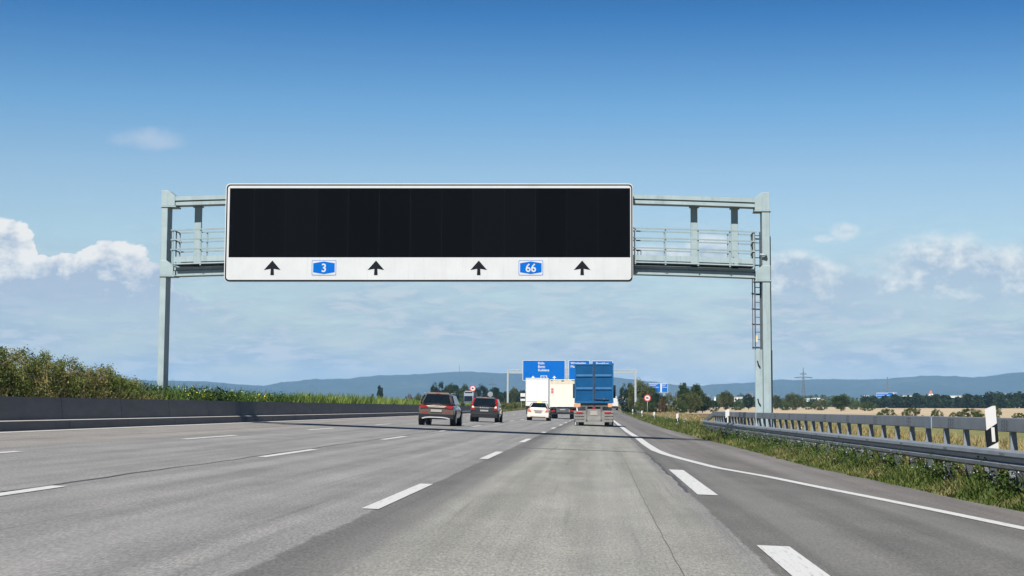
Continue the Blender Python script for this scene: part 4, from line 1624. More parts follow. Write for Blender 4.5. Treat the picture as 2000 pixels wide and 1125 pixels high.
X_, Y_ = gnd(853, 830.5)
c1 = car('brown metallic compact off-roader with red tail lights, the nearest car, left of the black estate', -7.95, 84.5, car_paint('brown_metallic', (0.120, 0.088, 0.072), 0.5), rz=R(-1.2),
         W=0.90, H=1.57, belt=1.02, rear_slope=0.36, wt=0.66, lights='suv', clear=0.30, wr=0.35, L=4.45)
c1['label'] = 'brown compact off-roader driving ahead in the third lane, left of the black estate'
c2 = car('black', -7.25, 109.5, car_paint('black_metallic', (0.020, 0.023, 0.028), 0.3), rz=R(-0.6),
         W=0.90, H=1.54, belt=1.0, rear_slope=0.30, wt=0.70, lights='estate', clear=0.27, wr=0.34, L=4.8)
c2['label'] = 'black estate car with tall red tail lights, between the brown car and the cream taxi'
c3 = car('cream', -4.80, 137.5, car_paint('cream_paint', (0.50, 0.45, 0.38), 0.0, 0.35), rz=R(-0.4),
         W=0.89, H=1.45, belt=0.99, rear_slope=0.62, wt=0.60, lights='sedan', sedan=True, clear=0.24, wr=0.32, L=4.75)
c3['label'] = 'cream taxi saloon with a small yellow roof sign, driving behind the white lorry'
# boot lid hump and roof sign
MB().box(-0.62, 0.62, 0.12, 1.0, 0.93, 1.03).build('boot_lid', car_paint('cream_paint', (0.50, 0.45, 0.38), 0.0, 0.35), c3, bevel=0.04)
MB().prism_y([(-0.20, 1.45), (0.20, 1.45), (0.16, 1.60), (-0.16, 1.60)], 1.95, 2.1).build('taxi_sign', mat('yellow_plastic', (0.72, 0.66, 0.12), 0.5), c3, bevel=0.015)


# ------------------------------------------------------------------ lorries
def twin_wheels(parent, ys, x, r=0.5, w_=0.55):
    for y in ys:
        for s in (1, -1):
            t = MB().tube((s * (x - w_ / 2), y, r), (s * (x + w_ / 2), y, r), r, n=24).build('wheel', M['tyre'], parent)
            MB().tube((s * (x + w_ / 2 + 0.001), y, r), (s * (x + w_ / 2 + 0.01), y, r), r * 0.55, n=14).build('rim', M['rim'], t)


def cab(parent, y0, paint, W=1.22, top=3.2):
    MB().prism_x([(y0, 0.9), (y0 + 2.1, 0.9), (y0 + 2.25, 1.6), (y0 + 2.0, top - 0.3), (y0 + 1.2, top), (y0, top)], -W, W).build('cab', paint, parent, bevel=0.05)
    for s in (1, -1):
        MB().box(s * (W + 0.06) - 0.03 if s > 0 else -W - 0.27, W + 0.27 if s > 0 else -W - 0.06, y0 + 1.7, y0 + 1.82, 1.85, 2.75).build('mirror', M['plastic'], parent, bevel=0.03)


def container_lorry():
    X, Y = -0.26, 111.5
    t = empty('container_lorry', (X, Y, zroad(X, Y) + 0.012), 0, 'lorry carrying a tall blue steel container, nearest in the right lane', 'lorry')
    blue = mat('container_blue', (0.0, 0.048, 0.135), 0.65, 0, 0.16, 1.2, 0.1, 8, spec=0.15)
    edge = mat('container_blue_edge', (0.012, 0.040, 0.085), 0.6, 0, 0.35, 3)
    rail_ = mat('container_rib_blue', (0.006, 0.068, 0.165), 0.6, 0, 0.2, 3, spec=0.2)
    x0, x1, z0, z1, L = -1.26, 1.26, 1.50, 4.03, 6.6
    bx = MB()
    bx.box(x0 + 0.03, x1 - 0.03, 0.06, L, z0, z1 - 0.06)
    bd = bx.build('container', blue, t, bevel=0.02)
    m = MB()
    m.box(x0, x0 + 0.10, 0.0, 0.14, z0 - 0.02, z1)
    m.box(x1 - 0.10, x1, 0.0, 0.14, z0 - 0.02, z1 + 0.03)
    m.box(x0 + 0.101, x1 - 0.101, 0.002, 0.12, z1 - 0.11, z1 - 0.02)
    m.box(x0 + 0.101, x1 - 0.101, 0.002, 0.12, z0 - 0.02, z0 + 0.10)
    m.box(x0 - 0.02, x0 + 0.06, 0.141, L, z1 - 0.08, z1)
    m.box(x1 - 0.06, x1 + 0.02, 0.141, L, z1 - 0.08, z1)
    m.build('door_frame', rail_, t, bevel=0.008)
    for (a, b) in ((x0 + 0.11, 0.0 - 0.085), (0.085, x1 - 0.11)):
        d = MB().box(a, b, 0.03, 0.059, z0 + 0.105, z1 - 0.115).build('door', blue, t)
        mm = MB()
        for z in (z0 + 0.90, z0 + 1.73):
            mm.add([(a, -0.03, z), (b, -0.03, z), (b, 0.029, z + 0.10), (a, 0.029, z + 0.10), (a, -0.03, z - 0.05), (b, -0.03, z - 0.05), (b, 0.029, z - 0.05), (a, 0.029, z - 0.05)],
                   [(0, 1, 2, 3), (4, 5, 1, 0), (7, 6, 5, 4), (3, 2, 6, 7), (0, 3, 7, 4), (1, 5, 6, 2)])
        mm.build('door_rib', rail_, d)
    m = MB()
    m.box(-0.084, -0.03, 0.0, 0.058, z0 + 0.11, z1 - 0.12)
    m.box(0.03, 0.084, 0.0, 0.058, z0 + 0.11, z1 - 0.12)
    m.tube((-0.005, -0.02, z0 - 0.05), (-0.005, -0.02, z1 + 0.05), 0.022, n=8)
    m.box(-0.05, 0.05, -0.04, 0.0, z1 - 0.02, z1 + 0.07)
    m.build('lock_rod', edge, t)
    m = MB()
    m.bar((0.0, -0.05, z0 + 0.26), (0.95, -0.05, z0 + 0.24), 0.045)
    m.box(0.56, 0.70, -0.09, -0.02, z0 + 0.18, z0 + 0.34)
    m.build('door_handle', edge, t)
    # chassis
    ch = mat('chassis_grey', (0.075, 0.077, 0.078), 0.7, 0, 0.2, 4)
    lt = mat('rear_panel_grey', (0.135, 0.130, 0.120), 0.6, 0, 0.15, 3)
    m = MB()
    m.box(-0.55, -0.42, 0.02, 7.0, 0.95, 1.30)
    m.box(0.42, 0.55, 0.02, 7.0, 0.95, 1.30)
    m.box(-1.1, 1.1, 0.15, 0.3, 1.25, 1.47)
    m.box(-1.1, 1.1, 3.0, 3.2, 1.25, 1.47)
    m.build('chassis', ch, t)
    for (a, b) in ((-1.35, -0.86), (0.84, 1.18)):
        MB().box(a + 0.05, b, 0.0, 0.35, 1.20, 1.46).build('mudguard', mat('dusty_orange_plastic', (0.42, 0.22, 0.12), 0.7, 0, 0.2, 4), t, bevel=0.04)
    # rear underrun: slatted grey panels
    for (a, b) in ((-1.30, -0.52), (0.52, 1.25)):
        m = MB()
        for z in (0.86, 0.66, 0.46):
            m.box(a, b, -0.02, 0.03, z - 0.015, z + 0.135)
        m.build('rear_panel', lt, t, bevel=0.006)
    MB().box(-0.42, 0.42, -0.01, 0.03, 0.62, 1.10).build('plate_holder', lt, t)
    m = MB()
    m.box(-0.50, -0.43, -0.03, 0.02, 0.30, 1.30)
    m.box(0.43, 0.50, -0.03, 0.02, 0.30, 1.30)
    m.build('underrun_post', ch, t)
    MB().box(-1.2, 1.2, -0.03, 0.06, 0.26, 0.42).build('underrun_bar', lt, t)
    MB().box(-0.24, 0.22, -0.035, -0.012, 0.70, 0.98).build('number_plate', M['plate'], t)
    MB().prism_y([(-0.12, 1.12), (0.12, 1.12), (0.06, 1.26), (-0.06, 1.26)], -0.035, -0.0).build('red_marker', M['redlens'], t)
    for (a, b) in ((-1.14, -0.74), (0.68, 1.08)):
        MB().box(a, b, -0.05, -0.022, 0.79, 0.93).build('tail_light', M['redlens'], t, bevel=0.01)
    MB().box(0.98, 1.16, 0.16, 0.20, 0.10, 0.62).build('mudflap', M['white'], t)
    MB().box(-1.22, -0.98, 0.16, 0.20, 0.08, 0.62).build('mudflap', M['white'], t)
    twin_wheels(t, (0.85, 2.15, 6.9), 0.98)
    cab(t, 6.75, mat('cab_white', (0.6, 0.6, 0.6), 0.4), top=3.3)
    return t


container_lorry()


def box_lorry(X, Y, label, W=1.25, z0=1.25, z1=4.15, stickers=False, L=7.6, lean=0.0, canvas=False):
    t = empty('box_lorry', (X, Y, zroad(X, Y) + 0.012), 0, label, 'lorry')
    wh = mat('lorry_white', (0.50, 0.50, 0.48), 0.5, 0, 0.03, 1)
    wc = mat('lorry_cream_white', (0.48, 0.465, 0.41), 0.5, 0, 0.04, 1)
    p = wc if canvas else wh
    MB().box(-W, W, 0.05, L, z0, z1).build('cargo_box', p, t, bevel=0.03)
    m = MB()
    m.box(-W - 0.01, W + 0.01, 0.0, 0.09, z1 - 0.06, z1 + 0.02)
    m.box(-W - 0.01, -W + 0.06, 0.0, 0.09, z0 - 0.06, z1 - 0.061)
    m.box(W - 0.06, W + 0.01, 0.0, 0.09, z0 - 0.06, z1 - 0.061)
    m.box(-W + 0.061, W - 0.061, 0.0, 0.09, z0 - 0.06, z0 + 0.03)
    m.build('rear_frame', mat('frame_white', (0.50, 0.50, 0.49), 0.45), t, bevel=0.01)
    if canvas:
        MB().box(-W + 0.062, W - 0.062, 0.02, 0.049, z1 - 0.42, z1 - 0.062).build('roller_header', mat('beige_header', (0.42, 0.37, 0.28), 0.6), t)
        m = MB()
        m.box(-W + 0.065, W - 0.065, 0.030, 0.049, z0 + 0.04, z1 - 0.43)
        m.build('roller_door', wc, t, bevel=0.006)
        for k, z in enumerate((z1 - 1.05, z1 - 1.32)):
            MB().box(-W + 0.16, -W + 0.38, 0.012, 0.027, z, z + 0.22).build('sticker', mat('red_white_sticker', (0.35, 0.10, 0.10), 0.6, 0, 0.5, 18), t)
        for s in (0,):
            m = MB().box(-0.12, 0.12, -0.01, 0.019, z1 - 0.15, z1 - 0.08)
            m.box(-W + 0.1, -W + 0.3, -0.01, 0.019, z1 - 0.1, z1 - 0.07)
            m.box(W - 0.4, W - 0.1, -0.01, 0.019, z1 - 0.1, z1 - 0.07)
            m.build('marker_light', M['plastic'], t)
        MB().box(W - 0.26, W - 0.02, -0.05, -0.002, z1 - 1.35, z1 - 0.40).build('side_unit', M['plastic'], t, bevel=0.02)
    else:
        m = MB().box(-0.015, 0.015, -0.005, 0.04, z0 + 0.04, z1 - 0.07)
        m.build('door_gap', mat('pale_grey_seal', (0.44, 0.44, 0.43), 0.6), t)
        MB().box(-W + 0.1, W - 0.1, 0.0, 0.045, z0 + 0.42, z0 + 0.45).build('door_rib', mat('pale_grey_seal', (0.44, 0.44, 0.43), 0.6), t)
    ch = M['plastic']
    m = MB()
    m.box(-0.5, -0.36, 0.1, L, 0.85, z0 - 0.002)
    m.box(0.36, 0.5, 0.1, L, 0.85, z0 - 0.002)
    m.box(-1.1, 1.1, 0.06, 0.16, 0.45, 0.62)
    m.box(-0.9, -0.75, 0.10, 0.25, 0.5, z0 - 0.002)
    m.box(0.75, 0.9, 0.10, 0.25, 0.5, z0 - 0.002)
    m.build('chassis', ch, t)
    MB().box(-0.62, 0.62, 0.0, 0.06, 0.62, 1.02).build('light_bar', M['galv_dark'], t)
    MB().box(-0.26, 0.26, -0.02, -0.002, 0.84, 0.95).build('number_plate', M['plate'], t)
    for s in (1, -1):
        MB().box(min(s * 0.72, s * 1.1), max(s * 0.72, s * 1.1), -0.01, 0.05, 0.70, 0.84).build('tail_light', M['redlens'], t)
        MB().box(min(s * 0.74, s * 1.16), max(s * 0.74, s * 1.16), 0.35, 0.38, 0.14, 0.9).build('mudflap', M['plastic'], t)
    twin_wheels(t, (1.3, 2.6, L + 1.2), 0.96)
    cab(t, L + 0.5, p, top=3.1)
    return t


box_lorry(-6.75, 191, 'plain white box lorry ahead of the cream taxi, left of the other white lorry', z0=1.22, z1=4.20)
box_lorry(-3.45, 168, 'white roller door lorry with small red stickers, right beside the blue container', canvas=True, z0=1.22, z1=3.80, W=1.27)


def far_lorry():
    X, Y = 3.75, 425
    t = empty('far_lorry', (X, Y, float(terrain(X, Y)) + 0.02), 0, 'tiny grey lorry far ahead on the exit, just right of the blue container', 'lorry')
    gm = mat('far_lorry_grey', (0.42, 0.41, 0.40), 0.6)
    MB().box(-1.2, 1.2, 0, 6, 1.1, 2.9).build('cargo_box', gm, t, bevel=0.04)
    MB().box(-0.9, 0.9, 6.2, 8, 0.9, 3.6).build('cab', M['white'], t, bevel=0.1)
    twin_wheels(t, (1.0, 6.9), 0.95)
    MB().box(-1.1, 1.1, 0.02, 0.12, 0.55, 0.9).build('bumper', M['plastic'], t)


far_lorry()


def oncoming():
    X, Y = -31.5, 420
    t = empty('oncoming_lorry', (X, Y, float(terrain(X, Y)) + 0.1), 0, 'oncoming lorry with a dark windscreen and pale roof on the other carriageway behind the barrier', 'lorry')
    w_ = mat('lorry_dark_blue', (0.03, 0.05, 0.08), 0.5)
    MB().box(-1.25, 1.25, 2.4, 12, 1.2, 4.0).build('cargo_box', mat('slate_tarpaulin', (0.06, 0.08, 0.11), 0.7), t, bevel=0.03)
    MB().prism_x([(0.0, 0.6), (0.0, 1.6), (0.25, 3.0), (0.7, 3.9), (2.2, 4.0), (2.2, 0.6)], -1.22, 1.22).build('cab', w_, t, bevel=0.05)
    slab([(-1.1, 0.02, 1.7), (1.1, 0.02, 1.7), (1.05, 0.24, 2.95), (-1.05, 0.24, 2.95)], 0.03).build('windscreen', M['glass'], t)
    MB().box(-1.1, 1.1, -0.05, 0.0, 0.7, 1.3).build('grille', M['galv'], t)
    MB().box(-1.0, 1.0, 0.3, 1.0, 3.92, 4.2).build('roof_fairing', M['galv'], t, bevel=0.05)
    twin_wheels(t, (0.9, 8.0), 0.95)


oncoming()


# ------------------------------------------------------------------ vegetation
def tree_variant(seed, shape, leafm, n=9500, leaf=0.034):
    """unit-height tree: crown and trunk meshes, 1 m tall, to be scaled"""
    r = np.random.default_rng(seed)
    pts = []
    ncl = 84
    for i in range(ncl):
        while True:
            p = r.uniform(-1, 1, 3)
            if np.linalg.norm(p) <= 1:
                break
        p = p / (np.linalg.norm(p) + 1e-6) * (np.linalg.norm(p) ** 0.45)
        if shape == 'round':
            c = np.array([p[0] * 0.42, p[1] * 0.42, 0.52 + p[2] * 0.40])
        elif shape == 'wide':
            c = np.array([p[0] * 0.62, p[1] * 0.55, 0.45 + p[2] * 0.43])
        elif shape == 'bush':
            c = np.array([p[0] * 0.80, p[1] * 0.70, 0.42 + p[2] * 0.42])
        elif shape == 'tall':
            w_ = 0.26 * (1 - max(0, p[2]) * 0.45)
            c = np.array([p[0] * w_, p[1] * w_, 0.50 + p[2] * 0.44])
        else:
            w_ = 0.11
            c = np.array([p[0] * w_, p[1] * w_, 0.53 + p[2] * 0.45])
        sz = r.uniform(0.08, 0.17) * (1.0 if shape != 'poplar' else 0.45)
        m = n // ncl
        q = r.normal(size=(m, 3))
        q = q / np.linalg.norm(q, axis=1)[:, None] * (r.random(m) ** 0.4)[:, None] * sz
        q[:, 2] *= 0.8
        pts.append(c + q)
    # ragged sprays at the outline
    P = np.concatenate(pts)
    P = P[P[:, 2] > 0.02]
    v = leaf_quads(P, leaf, 0.7, 0.2, r)
    return v


VARS = {}


def get_tree(kind, seed, leafkey, n=9500, leaf=0.038):
    key = (kind, seed, leafkey)
    if key in VARS:
        return VARS[key]
    v = tree_variant(seed, kind, M[leafkey], n, leaf)
    cr = npmesh('crown', v, 4, M[leafkey])
    r = random.Random(seed)
    m = MB()
    th = 0.5
    m.tube((0, 0, -0.03), (0.01, 0.0, th), 0.026, 0.014, 8)
    for k in range(6):
        a = k * 1.05 + r.random()
        z = 0.16 + 0.06 * k
        sp = {'round': 0.26, 'wide': 0.36, 'bush': 0.42, 'tall': 0.14, 'poplar': 0.06}[kind]
        m.tube((0.004, 0, z), (math.cos(a) * sp, math.sin(a) * sp, z + 0.22), 0.010, 0.003, 6)
    tk = m.build('trunk', M['bark'])
    cme, tme = cr.data, tk.data
    bpy.data.objects.remove(cr)
    bpy.data.objects.remove(tk)
    VARS[key] = (cme, tme)
    return VARS[key]


def plant_tree(px, top, wpx, Y, kind, seed, leafkey, label, cat='tree', group=None, base=None, name='tree'):
    cme, tme = get_tree(kind, seed, leafkey)
    x, _, zt = at(px, top, Y)
    zb = float(terrain(x, Y)) if base is None else at(px, base, Y)[2]
    h = zt - zb
    wid = wpx * Y / 3370.0
    unit = {'round': 1.02, 'wide': 1.42, 'bush': 1.75, 'tall': 0.64, 'poplar': 0.30}[kind]
    r0 = empty(name, (x, Y, zb), random.random() * 6.28, label, cat, group)
    sxy = wid / unit
    r0.scale = (sxy, sxy, h / 0.97)
    for nm, me_ in (('crown', cme), ('trunk', tme)):
        o = bpy.data.objects.new(nm, me_)
        COL.objects.link(o)
        o.parent = r0
    return r0


# right-hand clump by the far gantry
T = plant_tree
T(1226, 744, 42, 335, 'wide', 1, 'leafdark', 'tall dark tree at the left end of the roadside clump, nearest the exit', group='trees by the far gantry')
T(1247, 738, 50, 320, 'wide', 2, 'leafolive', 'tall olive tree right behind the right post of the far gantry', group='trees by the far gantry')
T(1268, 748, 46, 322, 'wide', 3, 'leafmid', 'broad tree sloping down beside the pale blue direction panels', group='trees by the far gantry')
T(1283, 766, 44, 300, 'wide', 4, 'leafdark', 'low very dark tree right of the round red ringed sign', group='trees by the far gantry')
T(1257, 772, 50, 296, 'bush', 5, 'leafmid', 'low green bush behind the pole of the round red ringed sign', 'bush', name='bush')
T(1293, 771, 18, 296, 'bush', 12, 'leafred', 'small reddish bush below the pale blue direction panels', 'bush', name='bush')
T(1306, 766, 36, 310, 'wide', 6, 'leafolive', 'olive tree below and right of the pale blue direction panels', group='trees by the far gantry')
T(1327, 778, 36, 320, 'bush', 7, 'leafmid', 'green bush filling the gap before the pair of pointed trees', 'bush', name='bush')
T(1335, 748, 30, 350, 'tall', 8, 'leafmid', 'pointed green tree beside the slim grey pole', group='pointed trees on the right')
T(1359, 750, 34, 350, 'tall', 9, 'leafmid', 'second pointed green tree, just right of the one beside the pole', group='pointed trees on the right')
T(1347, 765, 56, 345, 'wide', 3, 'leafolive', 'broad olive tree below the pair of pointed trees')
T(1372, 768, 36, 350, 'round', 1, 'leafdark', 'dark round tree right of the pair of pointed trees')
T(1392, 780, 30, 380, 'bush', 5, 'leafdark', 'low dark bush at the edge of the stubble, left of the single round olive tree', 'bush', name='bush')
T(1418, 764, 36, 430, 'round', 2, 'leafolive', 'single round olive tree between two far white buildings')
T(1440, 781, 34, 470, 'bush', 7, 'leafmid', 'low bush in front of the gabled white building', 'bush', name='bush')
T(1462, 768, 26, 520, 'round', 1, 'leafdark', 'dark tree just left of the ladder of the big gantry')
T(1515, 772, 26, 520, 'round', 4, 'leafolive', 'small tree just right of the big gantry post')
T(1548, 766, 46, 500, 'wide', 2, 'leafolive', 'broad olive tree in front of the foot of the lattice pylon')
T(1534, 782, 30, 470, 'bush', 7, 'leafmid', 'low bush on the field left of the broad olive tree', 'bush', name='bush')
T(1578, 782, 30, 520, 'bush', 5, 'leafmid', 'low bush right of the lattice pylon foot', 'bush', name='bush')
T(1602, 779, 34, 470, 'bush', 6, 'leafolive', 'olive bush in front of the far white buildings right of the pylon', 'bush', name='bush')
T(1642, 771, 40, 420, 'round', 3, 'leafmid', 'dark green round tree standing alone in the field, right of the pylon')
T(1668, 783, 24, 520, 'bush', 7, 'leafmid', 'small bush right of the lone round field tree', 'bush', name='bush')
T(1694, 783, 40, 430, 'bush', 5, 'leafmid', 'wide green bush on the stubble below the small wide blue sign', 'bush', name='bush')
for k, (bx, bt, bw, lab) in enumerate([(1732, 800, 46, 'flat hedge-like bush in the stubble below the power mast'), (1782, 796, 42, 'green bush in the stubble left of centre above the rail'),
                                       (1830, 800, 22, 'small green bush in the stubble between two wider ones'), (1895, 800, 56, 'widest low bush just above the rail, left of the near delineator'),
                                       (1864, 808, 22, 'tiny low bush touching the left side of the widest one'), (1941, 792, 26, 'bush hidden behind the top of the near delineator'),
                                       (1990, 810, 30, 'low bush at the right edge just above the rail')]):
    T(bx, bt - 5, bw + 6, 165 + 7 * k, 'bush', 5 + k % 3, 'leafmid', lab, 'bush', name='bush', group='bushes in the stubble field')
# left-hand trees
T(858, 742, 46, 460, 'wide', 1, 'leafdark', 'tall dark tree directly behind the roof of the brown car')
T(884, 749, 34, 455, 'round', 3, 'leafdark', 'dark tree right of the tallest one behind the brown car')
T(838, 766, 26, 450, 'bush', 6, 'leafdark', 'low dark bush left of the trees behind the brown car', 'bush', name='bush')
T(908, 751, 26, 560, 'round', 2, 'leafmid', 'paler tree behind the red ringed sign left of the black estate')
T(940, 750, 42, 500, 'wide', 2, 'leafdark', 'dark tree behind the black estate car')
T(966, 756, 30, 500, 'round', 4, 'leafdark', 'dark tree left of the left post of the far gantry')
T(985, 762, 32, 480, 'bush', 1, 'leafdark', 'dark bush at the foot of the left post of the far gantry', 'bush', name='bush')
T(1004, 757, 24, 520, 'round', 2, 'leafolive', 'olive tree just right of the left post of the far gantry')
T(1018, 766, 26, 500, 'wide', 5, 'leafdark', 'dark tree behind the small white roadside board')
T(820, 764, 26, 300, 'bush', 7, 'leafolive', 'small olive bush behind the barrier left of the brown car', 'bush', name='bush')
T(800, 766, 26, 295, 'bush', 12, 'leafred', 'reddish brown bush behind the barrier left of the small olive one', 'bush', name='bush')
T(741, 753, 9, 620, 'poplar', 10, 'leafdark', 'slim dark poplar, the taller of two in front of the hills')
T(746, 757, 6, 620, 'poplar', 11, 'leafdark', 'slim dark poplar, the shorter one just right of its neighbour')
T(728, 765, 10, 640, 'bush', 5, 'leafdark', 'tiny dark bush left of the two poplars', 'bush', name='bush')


# far woods as stuff
def wood(name, segs, n, leafkey, leaf=0.9, seed=3):
    r = np.random.default_rng(seed)
    pts = []
    for _ in range(n):
        (pxa, pxb, tpa, tpb, Y) = segs[r.integers(len(segs))]
        u = r.random()
        px = pxa + (pxb - pxa) * u
        YY = Y + r.uniform(-25, 35)
        x, _, zt = at(px, (tpa + (tpb - tpa) * u) - 2.5 * math.sin(px * 0.31) - 2 * math.sin(px * 0.13 + 1) - 2.0 * math.sin(px * 0.71), YY)
        zb = float(terrain(x, YY))
        H = zt - zb
        rad = H * r.uniform(0.16, 0.30)
        cz = zb + H * r.uniform(0.15, 0.82)
        m = 26
        q = r.normal(size=(m, 3))
        q = q / np.linalg.norm(q, axis=1)[:, None] * rad * (r.random(m) ** 0.4)[:, None]
        c = np.array([x, YY, cz]) + q
        pts.append(c)
    P = np.concatenate(pts)
    o = npmesh(name, leaf_quads(P, leaf, 0.75, 0.1, r), 4, M[leafkey])
    return tag(o, kind='stuff')


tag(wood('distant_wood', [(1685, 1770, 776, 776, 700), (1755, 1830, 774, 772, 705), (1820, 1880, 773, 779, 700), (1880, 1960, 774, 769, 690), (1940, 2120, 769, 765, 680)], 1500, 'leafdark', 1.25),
    'long dark belt of trees beyond the stubble field on the right', 'wood')
tag(wood('distant_hedgerow', [(1375, 1500, 782, 780, 900), (1500, 1700, 780, 781, 900), (1560, 1700, 771, 773, 1500), (1400, 1480, 773, 772, 1600)], 800, 'leafmid', 1.6, 5),
    'thin line of hedges and small trees at the far side of the fields in the middle', 'hedge')
tag(wood('distant_left_trees', [(760, 1060, 781, 781, 900), (960, 1060, 768, 768, 800)], 420, 'leafdark', 1.6, 6),
    'low dark belt of trees far behind the cars on the left', 'wood')


def strip_pts(n, xa, xb, ya, yb, r, power=1.0):
    y = ya + (yb - ya) * r.random(n) ** power
    x = xa(y) if callable(xa) else np.full(n, xa)
    x2 = xb(y) if callable(xb) else np.full(n, xb)
    x = x + (x2 - x) * r.random(n)
    return np.stack([x, y, terrain(x, y)], 1)


# --- median: arching brambles in the near part, one bush after another
def bramble(y, x, h, wy, label, seed):
    r = np.random.default_rng(seed)
    zb = float(terrain(x, y))
    root = empty('bramble_bush', (x, y, zb), 0, label, 'bush', 'bramble bushes on the median')
    # stems: arching polylines
    m = MB()
    leaves = []
    ns = 46
    for i in range(ns):
        a = r.uniform(0, 2 * PI)
        ln = h * r.uniform(0.65, 1.18)
        sp = r.uniform(0.25, 0.95)
        bx_, by_ = r.normal() * 0.25, r.normal() * wy * 0.30
        dx, dy = math.cos(a) * sp * 0.8, math.sin(a) * sp * 1.25
        if bx_ + dx > 0.55:
            dx = -abs(dx) * 0.5
        prev = None
        arch = r.uniform(0.75, 1.0)
        for k in range(9):
            t = k / 8
            p = (bx_ + dx * t * t * 1.1, by_ + dy * t * t * 1.3, ln * math.sin(t * PI * 0.5 * (1.0 + 0.42 * arch * sp)) * 0.98)
            if prev is not None:
                m.tube(prev, p, 0.009 * (1.15 - t), 0.009 * (1.05 - t), 4, cap=False)
                nl = 40 if t > 0.3 else 18
                for _ in range(nl):
                    u = r.random()
                    c = [prev[j] + (p[j] - prev[j]) * u for j in range(3)]
                    s_ = 0.11 * (1.25 - t * 0.55)
                    leaves.append([c[0] + r.normal() * s_, c[1] + r.normal() * s_, c[2] + r.normal() * s_ * 0.9])
            prev = p
    # body mass
    nb = int(5200 * wy)
    q = np.stack([r.normal(size=nb) * 0.34, r.uniform(-0.62, 0.62, nb) * wy, np.abs(r.random(nb)) ** 0.8 * h * 0.80], 1)
    q[:, 2] *= (1 - 0.30 * np.abs(q[:, 1] / (wy * 0.62)) ** 2) * (0.78 + 0.22 * np.sin(q[:, 1] * 5 + seed))
    P = np.concatenate([np.array(leaves), q])
    P = P[P[:, 2] > 0.0]
    keep = ~((P[:, 0] + x > -14.95) & (P[:, 2] < 0.9))
    P = P[keep]
    v = leaf_quads(P, 0.062, 0.5, 0.1, r)
    npmesh('leaves', v, 4, M['bramble'], root)
    m.build('stems', M['bramble_stem'], root, fix=False)
    return root


brs = [(37.5, -15.95, 1.88, 2.0, 'bramble bush just outside the left edge overhanging the barrier'),
       (40.3, -16.0, 1.85, 2.0, 'bramble bush partly cut by the left edge of the picture'),
       (43.0, -15.95, 1.92, 2.0, 'tallest bramble bush at the left edge with long arching shoots'),
       (45.7, -16.0, 1.84, 2.0, 'bramble bush with tan stems, second from the left edge'),
       (48.4, -15.95, 1.84, 2.0, 'bramble bush in the middle of the row, below the big white cloud'),
       (51.0, -16.0, 1.74, 2.0, 'bramble bush just past the middle of the row with dark leaves'),
       (53.8, -15.95, 1.58, 2.1, 'bramble bush next to the lowest one before the gantry post'),
       (56.6, -16.05, 1.46, 2.1, 'lower bramble bush close to the left gantry post'),
       (59.4, -16.2, 1.30, 2.1, 'lowest bramble bush directly left of the gantry post')]
for i, (y, x, h, wy, lab) in enumerate(brs):
    bramble(y, x, h, wy, lab, 40 + i)

r = np.random.default_rng(21)
# straw tufts at the foot of the brambles
P = strip_pts(5200, -16.6, -15.5, 30, 62, r)
tag(npmesh('straw_grass', blades(P, r.uniform(0.7, 1.25, len(P)), 0.016, 0.40, r), 4, M['drygrass']), 'pale straw coloured grass among the brambles behind the barrier', 'grass', kind='stuff')
# weeds from the post to the corn, with yellow flowers
P = strip_pts(15000, -17.0, -15.55, 57, 104, r)
hh = (0.75 + 0.30 * np.sin(P[:, 1] * 0.9) + 0.25 * np.sin(P[:, 1] * 2.3) + r.normal(size=len(P)) * 0.15)
base_h = np.interp(P[:, 1], [57, 62, 92, 104], [1.25, 1.28, 1.12, 1.05])
L = P.copy()
L[:, 2] += r.random(len(P)) ** 0.75 * base_h * (0.8 + 0.25 * hh)
tag(npmesh('median_weeds', np.concatenate([leaf_quads(L, 0.13, 0.5, 0.4, r), blades(P[:5000], base_h[:5000] * r.uniform(0.5, 1.3, 5000), 0.03, 0.25, r)]), 4, M['weed']),
    'dark green weeds behind the barrier between the gantry post and the tall yellow green plants', 'weeds', kind='stuff')
fp = []
for (pa, pb, ya_) in ((355, 435, 1.5), (440, 470, 1.35), (505, 535, 1.2), (500, 520, 1.3)):
    for _ in range(34 if pa < 400 else 12):
        px = r.uniform(pa, pb)
        y = 3370 * 15.75 / (CX - px)
        fp.append([-15.75 + r.normal() * 0.2, y, float(terrain(-15.75, y)) + r.uniform(0.95, 1.38) - (0.12 if pa > 490 else 0)])
tag(npmesh('yellow_flowers', leaf_quads(np.repeat(np.array(fp), 3, 0) + r.normal(size=(len(fp) * 3, 3)) * 0.05, 0.055, 0.9, 0, r), 4, M['petaly']),
    'bright yellow flowers on the dark weeds right of the left gantry post', 'flowers', kind='stuff')
# tall yellow-green plants (maize-like) to the end of the barrier
P = strip_pts(17000, -17.2, -15.55, 88, 245, r, 1.0)
hh = np.interp(P[:, 1], [88, 95, 130, 170, 245], [1.05, 1.28, 1.3, 1.15, 1.0]) * (1 + 0.10 * np.sin(P[:, 1] * 1.7) + 0.06 * np.sin(P[:, 1] * 0.6))
tag(npmesh('tall_median_plants', blades(P, hh * r.uniform(0.55, 1.12, len(P)), 0.085, 0.22, r), 4, M['corn']),
    'tall yellow green plants growing in a row behind the far half of the barrier', 'plants', kind='stuff')
